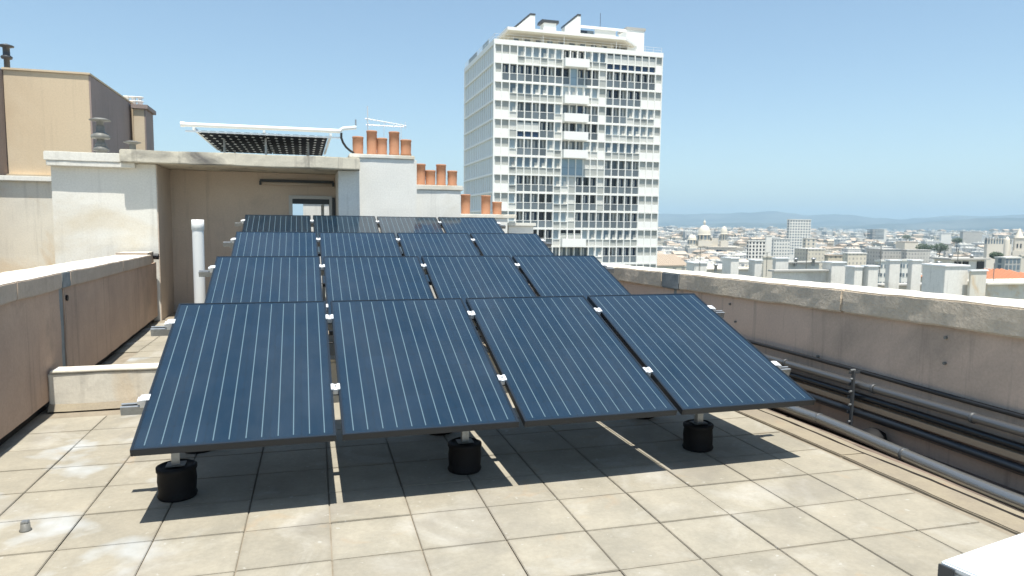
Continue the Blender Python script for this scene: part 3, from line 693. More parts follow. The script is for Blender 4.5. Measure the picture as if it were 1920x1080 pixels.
s1 = stack('tallest white chimney stack beside the stair house, with five terracotta pots', 1.765, 2.735, 8.4, 9.25, 2.705, 2.635, 1.60, 2.70,
      [(671, 258, 291), (697, 247, 291), (716, 261, 291), (739, 249, 291), (761, 264, 291)], 8.8)
s2 = stack('middle white chimney stack with four terracotta pots', 2.745, 3.555, 8.6, 9.4, 2.225, 2.135, 2.74, 3.60,
      [(788, 309, 349), (807, 321, 349), (827, 310, 349), (848, 322, 349)], 9.0)
s3 = stack('lowest white chimney stack with three terracotta pots', 3.57, 4.55, 9.0, 9.8, 1.735, 1.66, 3.56, 4.72,
      [(873, 366, 405), (911, 368, 405), (932, 380, 405)], 9.4)
lw = thing('end_wall', (4.8, 9.1, 0), 'low white wall end below the lowest chimney stack', 'wall')
MB().box(-0.2, 0.3, 0, 0.7, -0.05, 1.52, 'clean_render').build('wall', lw, 0.006); MB().box(-0.22, 0.34, -0.04, 0.74, 1.521, 1.58, 'white_render').build('coping', lw, 0.006)

# solar canopy on the stair house roof
cz0 = 2.97
cn = thing('solar_canopy', (0.25, 8.6, 2.6), 'raised flat canopy of dark solar modules seen from below on the stair house roof', 'solar canopy')
for i in range(2):
    for j in range(2):
        MB().box(-0.5, 0.5, -0.84, 0.84, 0, 0.03, 'canopy_cells').build('solar_module', cn, loc=(-0.51+i*1.02, 0.88+j*1.7, cz0-2.6))
for x in (-1.06, 0.0, 1.06): MB().box(x-0.02, x+0.02, -0.02, 3.46, cz0-2.6+0.032, cz0-2.6+0.07, 'white_metal').build('frame_bar', cn)
MB().box(-1.18, 1.22, -0.06, -0.03, cz0-2.6-0.01, cz0-2.6+0.015, 'aluminium').build('frame_bar', cn)
for x, y in ((-0.7, 0.9), (0.7, 0.9), (-0.7, 2.9), (0.7, 2.9), (0, 0.5)): MB().box(x-0.018, x+0.018, y-0.018, y+0.018, 0, cz0-2.6, 'galvanised').build('post', cn)
a = ony(340, 233, 8.5); b = ony(638, 246, 8.5)
tp = thing('white_tube', (0, 0, 0), 'long white tube along the front edge of the solar canopy, ending in a black hose', 'tube')
MB().tube([a, b], 0.034, 'white_paint', 16).build('tube', tp)
MB().tube([a+Vector((-0.012, 0, 0)), a+Vector((0.05, 0, 0))], 0.041, 'white_paint', 16).build('end_cap', tp)
c1, c2, c3 = ony(642, 241, 8.5), ony(668, 239, 8.5), ony(667, 224, 8.5)
MB().tube([b, b+Vector((0.02, 0, 0.03)), c1+Vector((0.01, 0, 0)), c2], 0.03, 'white_metal', 12).build('elbow', tp)
MB().tube([c2+Vector((-0.01, 0, 0)), c3], 0.012, 'galvanised', 8).build('antenna_stub', tp)
h_ = [ony(x, y, 8.48) for x, y in ((640, 249), (640, 258), (643, 267), (649, 276), (657, 283), (664, 287))]
MB().tube(h_, 0.019, 'black_cable', 12).build('black_hose', tp)
# TV aerial behind the pots
an = thing('tv_aerial', (0, 0, 0), 'pale television aerial with two booms behind the five pots', 'aerial')
m0, m1 = ony(690, 290, 9.1), ony(689, 199, 9.1)
MB().tube([m0, m1], 0.011, 'aluminium', 8).build('mast', an)
for (ax, ay, bx2, by2) in ((684, 222, 762, 236), (686, 234, 757, 238)):
    p0, p1 = ony(ax, ay, 9.1), ony(bx2, by2, 9.1)
    MB().tube([p0, p1], 0.008, 'aluminium', 6).build('boom', an)
    for i in range(9):
        c = p0.lerp(p1, (i+0.5)/9); L_ = 0.22-0.012*i
        MB().tube([c+Vector((0.0, -L_, 0)), c+Vector((0.0, L_, 0))], 0.0035, 'aluminium', 5).build('element', an)
p1 = ony(760, 234, 9.1); MB().tube([p1+Vector((0, 0, -0.07)), p1+Vector((0, 0, 0.05))], 0.007, 'aluminium', 6).build('reflector', an)
p1 = ony(720, 290, 9.1); MB().tube([p1, ony(720, 228, 9.1)], 0.006, 'aluminium', 6).build('mast', an)
p1 = ony(752, 290, 9.1); MB().tube([p1, ony(752, 230, 9.1)], 0.006, 'aluminium', 6).build('mast', an)

# cowls on the left flat roof
def cowl(px, parts, yy, lbl, size=1.0):
    b = ony(px, 287, yy); t = thing('roof_cowl', (b.x, yy, 2.55), lbl, 'roof vent', 'metal vents on the stair house roof')
    for nm, prof in parts: MB().lathe([(r*size, z) for r, z in prof], 'vent_metal', 20).build(nm, t)
cowl(190, [('pipe', [(0.07, 0), (0.07, 0.13), (0.085, 0.14), (0.085, 0.2), (0.06, 0.22), (0.06, 0.30)]),
           ('hood', [(0.06, 0.27), (0.13, 0.28), (0.142, 0.30), (0.135, 0.33), (0.09, 0.37), (0.065, 0.39), (0.06, 0.48)]),
           ('cap', [(0.05, 0.40), (0.05, 0.55), (0.155, 0.560), (0.16, 0.572), (0.08, 0.60), (0, 0.608)]),
           ('collar', [(0.07, 0.08), (0.115, 0.09), (0.12, 0.11), (0.09, 0.16), (0.07, 0.17)])], 8.9, 'tall stacked metal vent cowl in front of the tan building', 0.98)
cowl(249, [('pipe', [(0.05, 0), (0.05, 0.21)]), ('hood', [(0.05, 0.04), (0.09, 0.05), (0.09, 0.075), (0.05, 0.12)]),
           ('cap', [(0.045, 0.17), (0.05, 0.21), (0.125, 0.235), (0.13, 0.245), (0.06, 0.265), (0, 0.27)])], 8.9, 'small flat capped metal vent at the corner of the stair house roof', 1.0)

# ================================================================== neighbours on the left
tb = thing('tan_building', (0, 12, 0), 'tan rendered building behind the stair house on the left', 'building')
MB().box(-4.56, -3.13, 0, 3.9, 2.36, 4.36, 'tan_render').build('front_wall', tb, 0.004)
MB().box(-3.129, -3.10, 0.004, 3.9, 2.36, 4.345, 'grey_brown_render').build('side_wall', tb)  # grey-brown skin paints the shade on this side face
MB().box(-4.575, -3.095, -0.03, 3.93, 4.361, 4.40, 'tan_render').build('coping', tb, 0.004)
MB().box(-4.75, -3.70, -0.12, -0.002, 2.30, 2.40, 'tan_render').build('ledge', tb, 0.006)
MB().box(-4.9, -4.57, -0.9, 3.0, 2.2, 4.36, 'grey_brown_render').build('pilaster', tb)  # its shaded side is put into the grey-brown colour
p = ony(4, 125, 12)
t = thing('roof_cowl', (p.x-0.02, 12.3, 4.41), 'dark metal vent cowl at the far left edge on the tan building', 'roof vent', 'metal vents on the stair house roof')
t['group'] = 'metal vents on the left roofs'
MB().lathe([(0.05, 0), (0.05, 0.2), (0.09, 0.21), (0.1, 0.25), (0.06, 0.28), (0.06, 0.42), (0.13, 0.44), (0.13, 0.46), (0, 0.5)], 'dark_metal', 16).build('cowl', t)
ch2 = thing('chimney_stack', (-2.93, 15.2, 0), 'cream square chimney behind the tan building with a row of small pale pots', 'chimney stack')
x0, x1 = ony(250, 210, 15.2).x+2.93, ony(270, 210, 15.2).x+2.93; zt = ony(260, 204, 15.2).z
MB().box(x0, x1, 0, 0.9, 2.0, zt, 'tan_render').build('wall', ch2, 0.004)
MB().box(x1+0.001, x1+0.03, 0.005, 0.9, 2.0, zt, 'grey_brown_render').build('side_wall', ch2)  # greyer skin gives the shaded side of the chimney in colour
MB().box(x0-0.04, x1+0.09, -0.05, 1.0, zt+0.001, zt+0.10, 'grey_brown_render').build('cap', ch2, 0.006)
for px in (225, 238, 250, 262):
    a = ony(px, 196, 15.6)
    MB().lathe([(0.055, 0), (0.06, 0.13), (0.085, 0.14), (0.085, 0.16), (0.05, 0.17), (0.05, 0.23), (0.088, 0.235), (0.088, 0.26), (0, 0.27)], 'white_paint', 12).build('chimney_pot', ch2, loc=(a.x+2.93, 0.45, zt+0.09))
MB().box(ony(218, 200, 15.6).x+2.93, x0-0.045, 0.2, 0.9, 2.2, zt+0.09, 'tan_render').build('wall', ch2)
lw = thing('neighbour_wall', (0, 10.8, 0), 'pale yellowed wall under the ledge of the tan building on the left', 'wall')
o = MB().box(-7.0, -2.74, 0, 0.3, -0.5, 2.30, 'yellowed_render').build('wall', lw); wobble(o, 0.004, 0.3)
MB().box(-7.0, -2.76, -0.085, 0.0, 2.22, 2.31, 'white_render').build('ledge', lw, 0.01)
MB().box(-7.0, -4.42, -1.1, -0.001, -0.5, 2.2, 'grey_brown_render').build('pier', lw)
nr = MB().prism([(lx(-7)-0.46, -7), (lx(12)-0.46, 12), (-9, 12), (-9, -7)], -60, 0.55, 'screed').build('neighbour_roof'); tag(nr, kind='structure')

# ================================================================== the white tower
TX, TY, TA, TLR, TLL, TZ = 29.039, 101.411, -0.013, 28.28, 21.675, 28.683
tw = thing('tower_block', (TX, TY, 0), 'tall white apartment tower with a grid of windows and projecting balconies', 'apartment tower', rz=TA)
FH = 2.8; NB = 23; BW = TLR/NB; GZ = -60
MB().box(0.75, TLR-0.3, 0.75, TLL-0.3, GZ, TZ+0.1, 'tower_white').build('core', tw)
patt = ['wwwbbbBbbDDDbBBhhhhhhhw', 'wdddddddddpdddxdddddddw', 'wwBBBBBBBbbbbbwdddddwww', 'wwbgggggbggGggwdggbbbbw', 'wwxhhhddbddBddwBbbBBbbw',
        'wwbggggbbgggbbwBBBBBwww', 'wwbBBBBBbpppxxxgggggwww', 'wwbdddggbbxdddxdddddwww', 'wwbgggddbbxdddxdddddwww', 'wwbdddddbbxdgggggggdwww',
        'wwbdddddbHHHbbbBBBBBwww', 'wwbggggggggggbbdddddwww']
balc_rows = {0, 2, 3, 4, 5, 10}
CW = BW-0.15; CH = FH-0.27
def cell(kind, v=0):
    b = MB(); x0, x1 = 0.003, CW-0.003
    def q(xa, xb, za, zb, d, mat, th=0.03): b.box(xa, xb, d, d+th, za, zb, mat)
    if kind == 'w':
        q(x0, x1, 1.22, CH, 0.20, 'panel_grey'); q(x0, x1, 0, 1.22, 0.03, 'tower_white', 0.12)
    elif kind in 'dgD':
        up = {'d': ('pane_dark', 'pane_navy')[v % 2], 'g': 'pane_mid', 'D': 'pane_dark'}[kind]  # dark pane colours carry the shade of the recessed loggias
        q(x0, x1, 1.2, CH, 0.55, up)
        b.box(x1-0.07, x1, 0.1, 0.55, 0.02, CH, 'panel_grey'); b.box(x0, x0+0.03, 0.1, 0.55, 0.02, CH, 'tower_white')
        if v in (1, 3): q(x0+0.35, x0+0.62, 1.2, CH-0.15, 0.5, 'curtain')
        if v == 2: q(x0+0.55, x1-0.17, 1.2, CH, 0.5, 'curtain')
        q(x0, x1, 1.13, 1.21, 0.03, 'tower_white', 0.05); q(x0, x1, 0.0, 0.1, 0.03, 'tower_white', 0.5)
        q(x0+0.05, x1-0.05, 0.1, 1.13, 0.06, 'pane_lower' if kind != 'D' else 'panel_pale', 0.02)
        q(x0, x1, 0.1, 1.12, 0.5, 'pane_mid')
    elif kind in 'Bb':
        q(x0, x1, 1.0, CH, 0.36, 'pane_blue' if kind == 'B' else 'pane_pale_blue')
        b.box(x1-0.10, x1, 0.12, 0.36, 1.06, CH, 'tower_white')
        if v >= 2: q(x0+0.5, x1-0.11, 1.06, CH-0.7, 0.3, 'curtain', 0.02)
        q(x0, x1, 0, 1.0, 0.12, 'panel_grey' if (kind == 'B' or v % 2) else 'panel_pale', 0.1); q(x0, x1, 1.0, 1.06, 0.03, 'tower_white', 0.3)
        if v % 2: q(x0+0.1, x1-0.1, 0.72, 0.82, 0.05, 'pane_lower', 0.018)
    elif kind == 'h':
        q(x0, x1, 2.25, CH, 0.3, 'pane_mid'); q(x0, x1, 1.0, 2.25, 0.14, 'panel_pale', 0.05); q(x0, x1, 0.92, 1.0, 0.03, 'tower_white', 0.1)
        q(x0+0.1, x1-0.1, 0.08, 0.92, 0.16, 'pane_navy'); q(x0, x1, 0, 0.08, 0.03, 'tower_white', 0.15)
    elif kind == 'H':
        q(x0, x1, 2.0, CH, 0.4, 'pane_dark'); q(x0, x1, 0.0, 2.0, 0.2, 'panel_grey', 0.05)
    elif kind == 'G':
        q(x0, x1, 1.2, CH, 0.4, 'pane_navy'); q(x0, x1, 0, 1.2, 0.07, 'panel_pale', 0.05)
    elif kind == 'x':
        q(x0, x1, 1.15, CH, 0.2, 'panel_pale'); q(x0, x1, 0, 1.1, 0.08, 'panel_grey'); q(x0, x1, 1.08, 1.16, 0.03, 'tower_white', 0.1)
    elif kind == 'p':
        q(x0, x1, 1.2, CH, 0.08, 'pane_sky'); q(x0, x1, 0.03, 1.15, 0.08, 'pane_sky'); q(x0, x1, 1.15, 1.2, 0.05, 'pane_blue')
    return b
cells = {(k, v): cell(k, v).mesh('window') for k in 'wdgDBbhHGxp' for v in range(4)}
rr = random.Random(3)
for n, s in enumerate(patt):
    for i, kch in enumerate(s):
        inst('window', cells[(kch, rr.randrange(4))], tw, (i*BW+0.075, 0, TZ-(n+1)*FH+0.27))
low = MB()
for n in range(12, 15):
    for i in range(NB):
        kch = 'bbbbbbbgggggggddddxwwww'[i]; c = cells[(kch, 0)]
        cc = cell(kch, i % 4); off = Vector((i*BW+0.075, 0, TZ-(n+1)*FH+0.27))
        for mt in cc.mats: low.mi(mt)
        o = len(low.v); low.v += [tuple(Vector(x)+off) for x in cc.v]
        for f, k_, s_ in zip(cc.f, cc.m, cc.sm): low.f.append([j+o for j in f]); low.m.append(low.mats.index(cc.mats[k_])); low.sm.append(s_)
tag(low.build('lower_windows', tw), kind='stuff')
MB().box(0.05, TLR-0.05, 0.02, 0.7, GZ, TZ-15*FH+0.02, 'panel_pale').build('base_wall', tw)
MUL = MB().box(-0.072, 0.072, -0.06, 0.6, TZ-15*FH, TZ, 'tower_white').mesh('mullion')
for i in range(NB+1): inst('mullion', MUL, tw, (min(max(i*BW, 0.074), TLR-0.074), 0, 0))
SLB = MB().box(-0.02, TLR+0.02, -0.04, 0.76, 0.03, 0.245, 'tower_white').mesh('floor_slab')
for n in range(1, 16): inst('floor_slab', SLB, tw, (0, 0, TZ-n*FH+0.002))
MB().box(-0.05, TLR+0.05, -0.08, TLL, TZ+0.002, TZ+0.75, 'tower_white').build('roof_band', tw)
BAL2 = MB().box(0, 3*BW+0.35, -1.05, -0.062, 0.0, 1.12, 'tower_white').box(0, 3*BW+0.35, -1.05, -0.062, -0.16, -0.001, 'tower_white').mesh('balcony')
for n in balc_rows: inst('balcony', BAL2, tw, (9*BW+0.05, 0, TZ-(n+1)*FH+0.27))
# left flank: recessed panels between floor bands and thin fins
NL = 16; LW = TLL/NL
for n in range(15):
    zt_ = TZ-n*FH
    MB().box(-0.05, 0.2, 0.05, TLL, zt_-FH+0.0, zt_-FH+0.30, 'tower_white').build('side_floor_band', tw)
    MB().box(0.20, 0.30, 0.1, TLL-0.1, zt_-FH+0.301, zt_, 'side_panel').build('side_panel', tw)
FIN = MB().box(0.12, 0.199, -0.02, 0.02, TZ-15*FH, TZ, 'panel_pale').mesh('side_fin')
for i in range(1, NL): inst('side_fin', FIN, tw, (0, i*LW, 0))
MB().box(-0.06, 0.3, TLL-0.2, TLL+0.05, GZ, TZ, 'tower_white').build('corner_post', tw)
MB().box(-0.055, 0.06, -0.07, 0.25, GZ, TZ, 'tower_white').build('corner_post', tw)
MB().box(0, 0.3, 0.25, TLL, GZ, TZ-15*FH, 'side_panel').build('base_wall', tw)
# right flank
MB().box(TLR-0.3, TLR, 0.3, TLL, GZ, TZ, 'tower_white').build('right_wall', tw)
# roof terrace and penthouse
Zr = TZ+0.75
MB().box(0.1, TLR-0.1, 0.1, TLL-0.1, Zr-0.3, Zr+0.02, 'grey_roof').build('roof_terrace', tw)
MB().box(3.5, 21.5, 4.4, 14, Zr+0.02, 31.2, 'tower_cream').build('penthouse_wall', tw)
for i in range(9): MB().box(4.2+i*1.9, 5.1+i*1.9, 4.33, 4.40, Zr+0.3, 30.9, 'pane_lower' if i % 3 else 'pane_blue').build('penthouse_window', tw)
MB().prism([(2.5, 1.6), (22.4, 1.6), (26.6, 5.6), (26.6, 15), (2.5, 15)], 31.42, 31.86, 'tower_white').build('penthouse_roof', tw)
MB().prism([(2.8, 1.9), (22.2, 1.9), (26.2, 5.8), (26.2, 14.8), (2.8, 14.8)], 31.20, 31.419, 'tower_cream').build('soffit', tw)
RAILM = MB()
def rail(x0, y0, x1, y1):
    L_ = math.hypot(x1-x0, y1-y0); n = int(L_/1.4)
    for i in range(n+1):
        f = i/n; x, y = x0+(x1-x0)*f, y0+(y1-y0)*f; RAILM.box(x-0.02, x+0.02, y-0.02, y+0.02, Zr, Zr+0.8, 'panel_pale')
    for z in (0.4, 0.8): RAILM.tube([(x0, y0, Zr+z), (x1, y1, Zr+z)], 0.02, 'panel_pale', 5)
rail(0.1, 0.1, TLR-0.2, 0.1); rail(0.1, 0.1, 0.1, TLL-0.2)
RAILM.build('roof_railing', tw)
for x in (8.5, 12.0, 21.0): MB().tube([(x, 2.2, Zr), (x, 2.2, 31.2)], 0.07, 'tower_white', 8).build('roof_column', tw)
MB().box(0.1, 0.2, 12.5, 18.5, Zr, Zr+0.9, 'pane_lower').build('windscreen', tw)
MB().box(0.1, 0.2, 4, 8, Zr, Zr+0.9, 'pane_pale_blue').build('windscreen', tw)
def fin(name, xl, xr, zl, zh, xtop, y=5.0, d=1.8, cap='dark_metal'):
    vs = []
    for yy in (y, y+d): vs += [(xl, yy, 31.86), (xr, yy, 31.86), (xr, yy, zh), (xtop, yy, zh), (xl, yy, zl)]
    MB().add(vs, [(0, 1, 2, 3, 4), (9, 8, 7, 6, 5), (0, 5, 6, 1), (1, 6, 7, 2), (2, 7, 8, 3), (3, 8, 9, 4), (4, 9, 5, 0)], 'tower_white').build(name, tw)
    dz = 0.3; vs = []
    for yy in (y-0.06, y+d+0.06): vs += [(xl-0.1, yy, zl), (xtop, yy, zh+0.01), (xr+0.05, yy, zh+0.01), (xr+0.05, yy, zh+dz), (xtop-0.05, yy, zh+dz), (xl-0.1, yy, zl+dz)]
    MB().add(vs, [(0, 1, 2, 3, 4, 5), (11, 10, 9, 8, 7, 6), (0, 6, 7, 1), (1, 7, 8, 2), (2, 8, 9, 3), (3, 9, 10, 4), (4, 10, 11, 5), (5, 11, 6, 0)], cap).build('sloping_cap', tw)
fin('chimney_fin', 4.4, 8.0, 32.4, 34.9, 7.2); fin('chimney_fin', 13.2, 15.8, 33.7, 35.5, 15.3)
MB().box(9.5, 11.6, 5, 7, 31.86, 33.95, 'tower_white').build('plant_room', tw); MB().box(9.1, 12.0, 4.8, 7.2, 33.96, 34.4, 'dark_metal').build('plant_cap', tw)
MB().box(8.05, 9.49, 5.5, 7, 31.86, 33.0, 'panel_grey').build('plant_room', tw); MB().box(11.65, 13.15, 5.5, 7, 31.86, 32.8, 'pane_mid').build('vent_grille', tw)
MB().box(16.0, 18.4, 5.6, 7, 32.0, 33.5, 'pane_mid').build('vent_grille', tw); MB().box(16.0, 17.2, 5.5, 5.59, 32.3, 33.4, 'pane_dark').build('vent_opening', tw)
MB().box(15.85, 24.2, 5.0, 5.3, 33.75, 34.1, 'tower_white').build('bridge_beam', tw); MB().box(18.45, 22.2, 5.2, 5.4, 32.0, 33.7, 'panel_pale').build('screen_wall', tw)
MB().box(18.45, 24.2, 5.0, 5.19, 31.86, 32.5, 'tower_white').build('screen_wall', tw)
MB().box(24.2, 27.3, 5.0, 8.5, 29.6, 34.1, 'tower_white').build('lift_house', tw); MB().box(24.0, 27.5, 4.9, 8.6, 34.101, 34.5, 'grey_roof').build('lift_cap', tw)
MB().tube([(19.7, 6, 31.86), (19.7, 6, 36.6)], 0.04, 'dark_metal', 6).build('mast', tw)

# ================================================================== rooftops just beyond the right parapet
def pxbox(xL, xC, xR, ytop, ybase, D):
    """axis aligned box whose near vertical edge stands at xC"""
    c = pt(xC, ytop, D); x1 = ony(xR, ytop, c.y).x; y1 = onx(xL, ytop, c.x).y
    zb = pt(xC, ybase, D).z
    return c.x, x1, c.y, y1, zb, c.z
near = [ # xL xC xR top base D label kind
 (1287, 1302, 1326, 492, 512, 66, 'low white rooftop block with a dark ledge, first beyond the parapet right of the tower', 'block'),
 (1354, 1371, 1386, 483, 514, 64, 'single white rooftop chimney in front of the domed cathedral', 'chimney'),
 (1404, 1416, 1429, 487, 516, 64, 'narrow white rooftop chimney beside the dark roof gap', 'chimney'),
 (1449, 1455, 1479, 483, 506, 64, 'white cube shaped roof hut left of the long grey roof', 'block'),
 (1542, 1560, 1586, 491, 512, 62, 'white roof hut at the right end of the long grey roof', 'block'),
 (1585, 1603, 1618, 499, 534, 58, 'left chimney of the joined pair beyond the parapet', 'chimney'),
 (1617, 1629, 1648, 498, 536, 58, 'right chimney of the joined pair beyond the parapet', 'chimney'),
 (1661, 1669, 1689, 487, 533, 60, 'tall narrow white chimney with a flat cap, left of its twin', 'chimney'),
 (1703, 1711, 1729, 487, 533, 60, 'tall narrow white chimney with a flat cap, right of its twin', 'chimney'),
 (1730, 1773, 1817, 497, 552, 52, 'large white roof housing with shaded left side and thin cap', 'block'),
 (1817, 1821, 1851, 506, 556, 52, 'rain streaked white wall block beside the orange roof', 'streaked'),
]
roofz = 1e9
for (xL, xC, xR, yt, yb, D, lbl, kind) in near:
    x0, x1, y0, y1, zb, zt = pxbox(xL, xC, xR, yt, yb, D)
    t = thing('roof_chimney' if kind == 'chimney' else 'roof_hut', (x0, y0, zb-1.2), lbl, 'chimney' if kind == 'chimney' else 'roof hut', 'white chimneys and huts on the roofs below')
    zz = zt-zb+1.2
    MB().box(0, x1-x0, 0, y1-y0, 0, zz-0.12, 'yellowed_render' if kind == 'streaked' else 'bluish_render').build('wall', t, 0.02)
    MB().box(-0.08, x1-x0+0.08, -0.08, y1-y0+0.08, zz-0.119, zz, 'white_paint').build('cap', t, 0.02)
# long low roofs the huts stand on
def longroof(lbl, xL, xC, xR, yt, yb, D, wall, roof, dark=None):
    x0, x1, y0, y1, zb, zt = pxbox(xL, xC, xR, yt, yb, D)
    t = thing('long_roof', (x0, y0, zb), lbl, 'roof')
    MB().box(0, x1-x0, 0, y1-y0, -50, zt-zb-0.15, wall).build('wall', t)
    MB().box(-0.3, x1-x0+0.3, -0.35, y1-y0+0.3, zt-zb-0.149, zt-zb, roof).build('roof', t, 0.02)
    if dark: MB().box(dark[0]*(x1-x0), dark[1]*(x1-x0), -0.05, -0.002, zt-zb-0.9, zt-zb-0.16, 'pane_dark').build('window', t)
    return t
longroof('long flat roof with a dark eaves line below the slab tower', 1449, 1452, 1640, 506, 530, 61, 'bluish_render', 'grey_roof', (0.60, 0.72))
longroof('raised middle roof deck with shaded eaves', 1470, 1478, 1536, 490.5, 508, 66, 'bluish_render', 'grey_roof')
longroof('low white roof edge in front of the cathedral', 1290, 1326, 1404, 503, 520, 68, 'clean_render', 'coping_top')
longroof('flat roof below the two tall narrow chimneys', 1640, 1652, 1760, 533, 548, 62, 'white_render', 'grey_roof', (0.1, 0.2))
longroof('pale roof terrace under the orange tiled roof', 1790, 1850, 2080, 530, 560, 55, 'yellowed_render', 'coping_top')
t = longroof('grey flat roofed hut with two dark windows behind the large roof housing', 1752, 1782, 1846, 484, 512, 62, 'white_render', 'grey_roof')
x0, x1, y0, y1, zb, zt = pxbox(1752, 1782, 1846, 484, 512, 62)
for a, b in ((0.12, 0.30), (0.36, 0.52), (0.78, 0.98)): MB().box(a*(x1-x0), b*(x1-x0), -0.08, -0.01, 0.35, zt-zb-0.3, 'pane_dark').build('window', t)
def ridge_roof(lbl, xL, xR, yt, ye, D, mat, depth, hip=0.25):
    """tiled hipped roof, ridge along X"""
    a = pt(xL, ye, D); x1 = ony(xR, ye, a.y).x; W_ = x1-a.x
    rz2 = pt((xL+xR)/2, yt, D+depth*0.3).z-a.z
    t = thing('tiled_house', (a.x, a.y, a.z), lbl, 'house')
    MB().box(0.2, W_-0.2, 0.2, depth-0.2, -50-a.z*0, -0.05, 'town_cream').build('wall', t)
    vs = [(0, 0, 0), (W_, 0, 0), (W_, depth, 0), (0, depth, 0), (W_*hip, depth/2, rz2), (W_*(1-hip), depth/2, rz2), (0, 0, -0.2), (W_, 0, -0.2), (W_, depth, -0.2), (0, depth, -0.2)]
    MB().add(vs, [(0, 1, 5, 4), (1, 2, 5), (2, 3, 4, 5), (3, 0, 4), (6, 7, 1, 0), (7, 8, 2, 1), (8, 9, 3, 2), (9, 6, 0, 3), (6, 9, 8, 7)], mat).build('roof', t)
    # rows of barrel tiles
    s = MB(); n = int(W_/0.6)
    for i in range(n):
        x = (i+0.5)*W_/n
        top = min(1.0, min(x, W_-x)/(W_*hip)) if hip > 0 else 1.0
        s.tube([(x, -0.02, 0.02), (x, depth/2*top, rz2*top+0.02)], 0.11, mat, 6, False)
    tag(s.build('tile_rows', t), kind='stuff')
    return t
ridge_roof('orange tiled hipped roof at the right edge beyond the parapet', 1846, 1990, 509, 529, 75, 'orange_roof', 9, 0.28)
ridge_roof('brown tiled roof directly right of the tower foot', 1225, 1293, 478, 498, 210, 'brown_roof', 14, 0.1)

# aerials and stub pipes on those roofs
for i, (px, py, D, hh, lbl) in enumerate([(1312, 503, 66, 2.6, 'thin rooftop aerial left of the cathedral'), (1437, 506, 64, 2.2, 'thin rooftop aerial in the dark gap right of the narrow chimney'),
        (1512, 491, 63, 1.8, 'thin rooftop aerial on the long grey roof'), (1650, 500, 60, 2.4, 'thin rooftop aerial between the chimney pairs'),
        (1795, 498, 55, 2.0, 'thin rooftop aerial on the large white roof housing'), (1862, 530, 56, 2.2, 'thin rooftop aerial in front of the orange roof')]):
    c = pt(px, py, D); t = thing('tv_aerial', (c.x, c.y, c.z-0.6), lbl, 'aerial', 'aerials on the roofs below')
    MB().tube([(0, 0, 0), (0, 0, hh)], 0.03, 'vent_metal', 6).build('mast', t)
    for z, L_ in ((hh-0.1, 0.9), (hh-0.5, 0.7)):
        MB().tube([(-L_*0.6, -L_*0.4, z), (L_*0.6, L_*0.4, z+0.1)], 0.02, 'vent_metal', 5).build('boom', t)
for i, (px, py, D, lbl) in enumerate([(1342, 500, 67, 'small round vent pipe on the low white roof'), (1492, 489, 66, 'small vent pipe at the left of the raised roof deck'), (1525, 489, 66, 'small vent pipe at the right of the raised roof deck'),
        (1760, 496, 56, 'small vent pipe left on the large roof housing'), (1782, 482, 63, 'small vent on the grey flat roofed hut'), (1822, 483, 63, 'second vent at the right of the grey flat roofed hut')]):
    c = pt(px, py, D); t = thing('roof_vent', (c.x, c.y, c.z-0.5), lbl, 'roof vent', 'vents on the roofs below')
    MB().lathe([(0.14, 0), (0.14, 0.6), (0.22, 0.62), (0.22, 0.72), (0, 0.8)], 'galvanised', 12).build('pipe', t)

# ================================================================== landmarks of the town
GZ0 = -62.0
def building(lbl, xL, xC, xR, yt, D, wall, roofm='far_white', name='apartment_block', cat='apartment block', wins=None, winmat='pane_mid', bays=6, fl=5, group=None, winh=1.5, winw=1.6):
    x0, x1, y0, y1, zb, zt = pxbox(xL, xC, xR, yt, yt+10, D)
    t = thing(name, (x0, y0, GZ0), lbl, cat, group)
    Wx, Dy, Hh = x1-x0, y1-y0, zt-GZ0
    MB().box(0, Wx, 0, Dy, 0, Hh-0.6, wall).build('wall', t)
    MB().box(-0.3, Wx+0.3, -0.3, Dy+0.3, Hh-0.599, Hh, roofm).build('roof', t)
    if wins:
        me = MB().box(0, winw, -0.12, 0.1, 0, winh, winmat).mesh('window')
        for f in range(fl):
            for i in range(bays):
                inst('window', me, t, ((i+0.5)*Wx/bays-winw/2, 0, Hh-2.9-f*3.1))
        me2 = MB().box(-0.12, 0.1, 0, winw, 0, winh, winmat).mesh('window'); nb = max(1, int(Dy/3.6))
        for f in range(fl):
            for i in range(nb): inst('window', me2, t, (0, (i+0.5)*Dy/nb-winw/2, Hh-2.9-f*3.1))
    return t
building('pale slab tower with a regular window grid, tallest in the town right of the cathedral', 1476, 1481, 1521, 411, 800, 'far_white', wins=1, bays=8, fl=13, name='slab_tower', cat='tower', winw=2.0, winh=1.7)
building('white block with a row of dark top windows left of the slab tower', 1401, 1404, 1436, 451, 620, 'far_white', wins=1, bays=5, fl=6, winmat='pane_dark', winh=1.8, winw=1.7)
building('plain tall pale stair core between two blocks', 1435, 1437, 1448, 441, 630, 'far_white')
building('grey white block with small windows, left foot of the slab tower', 1446, 1451, 1482, 447, 660, 'far_white', wins=1, bays=6, fl=6, winmat='pane_mid', winw=1.4, winh=1.2)
building('beige block with two dark openings at the right foot of the slab tower', 1505, 1512, 1530, 446, 600, 'stone_pale', wins=1, bays=2, fl=3, winmat='pane_mid')
building('beige wide building in front of the slab tower', 1490, 1515, 1548, 466, 520, 'town_cream')
building('far white office tower with dark horizontal bands', 1632, 1636, 1663, 429.5, 1500, 'far_white', wins=1, bays=1, fl=7, winmat='pane_mid', name='office_tower', cat='tower', winw=24, winh=2.0)
building('long cream building with an ochre roof line and blue shaded end', 1680, 1697, 1722, 453, 800, 'stone_pale', 'brown_roof')
building('grey green building with tall shaded windows above the orange roof', 1866, 1885, 1914, 482, 330, 'grey_roof', wins=1, bays=4, fl=4, winmat='pane_mid', winh=2.2)
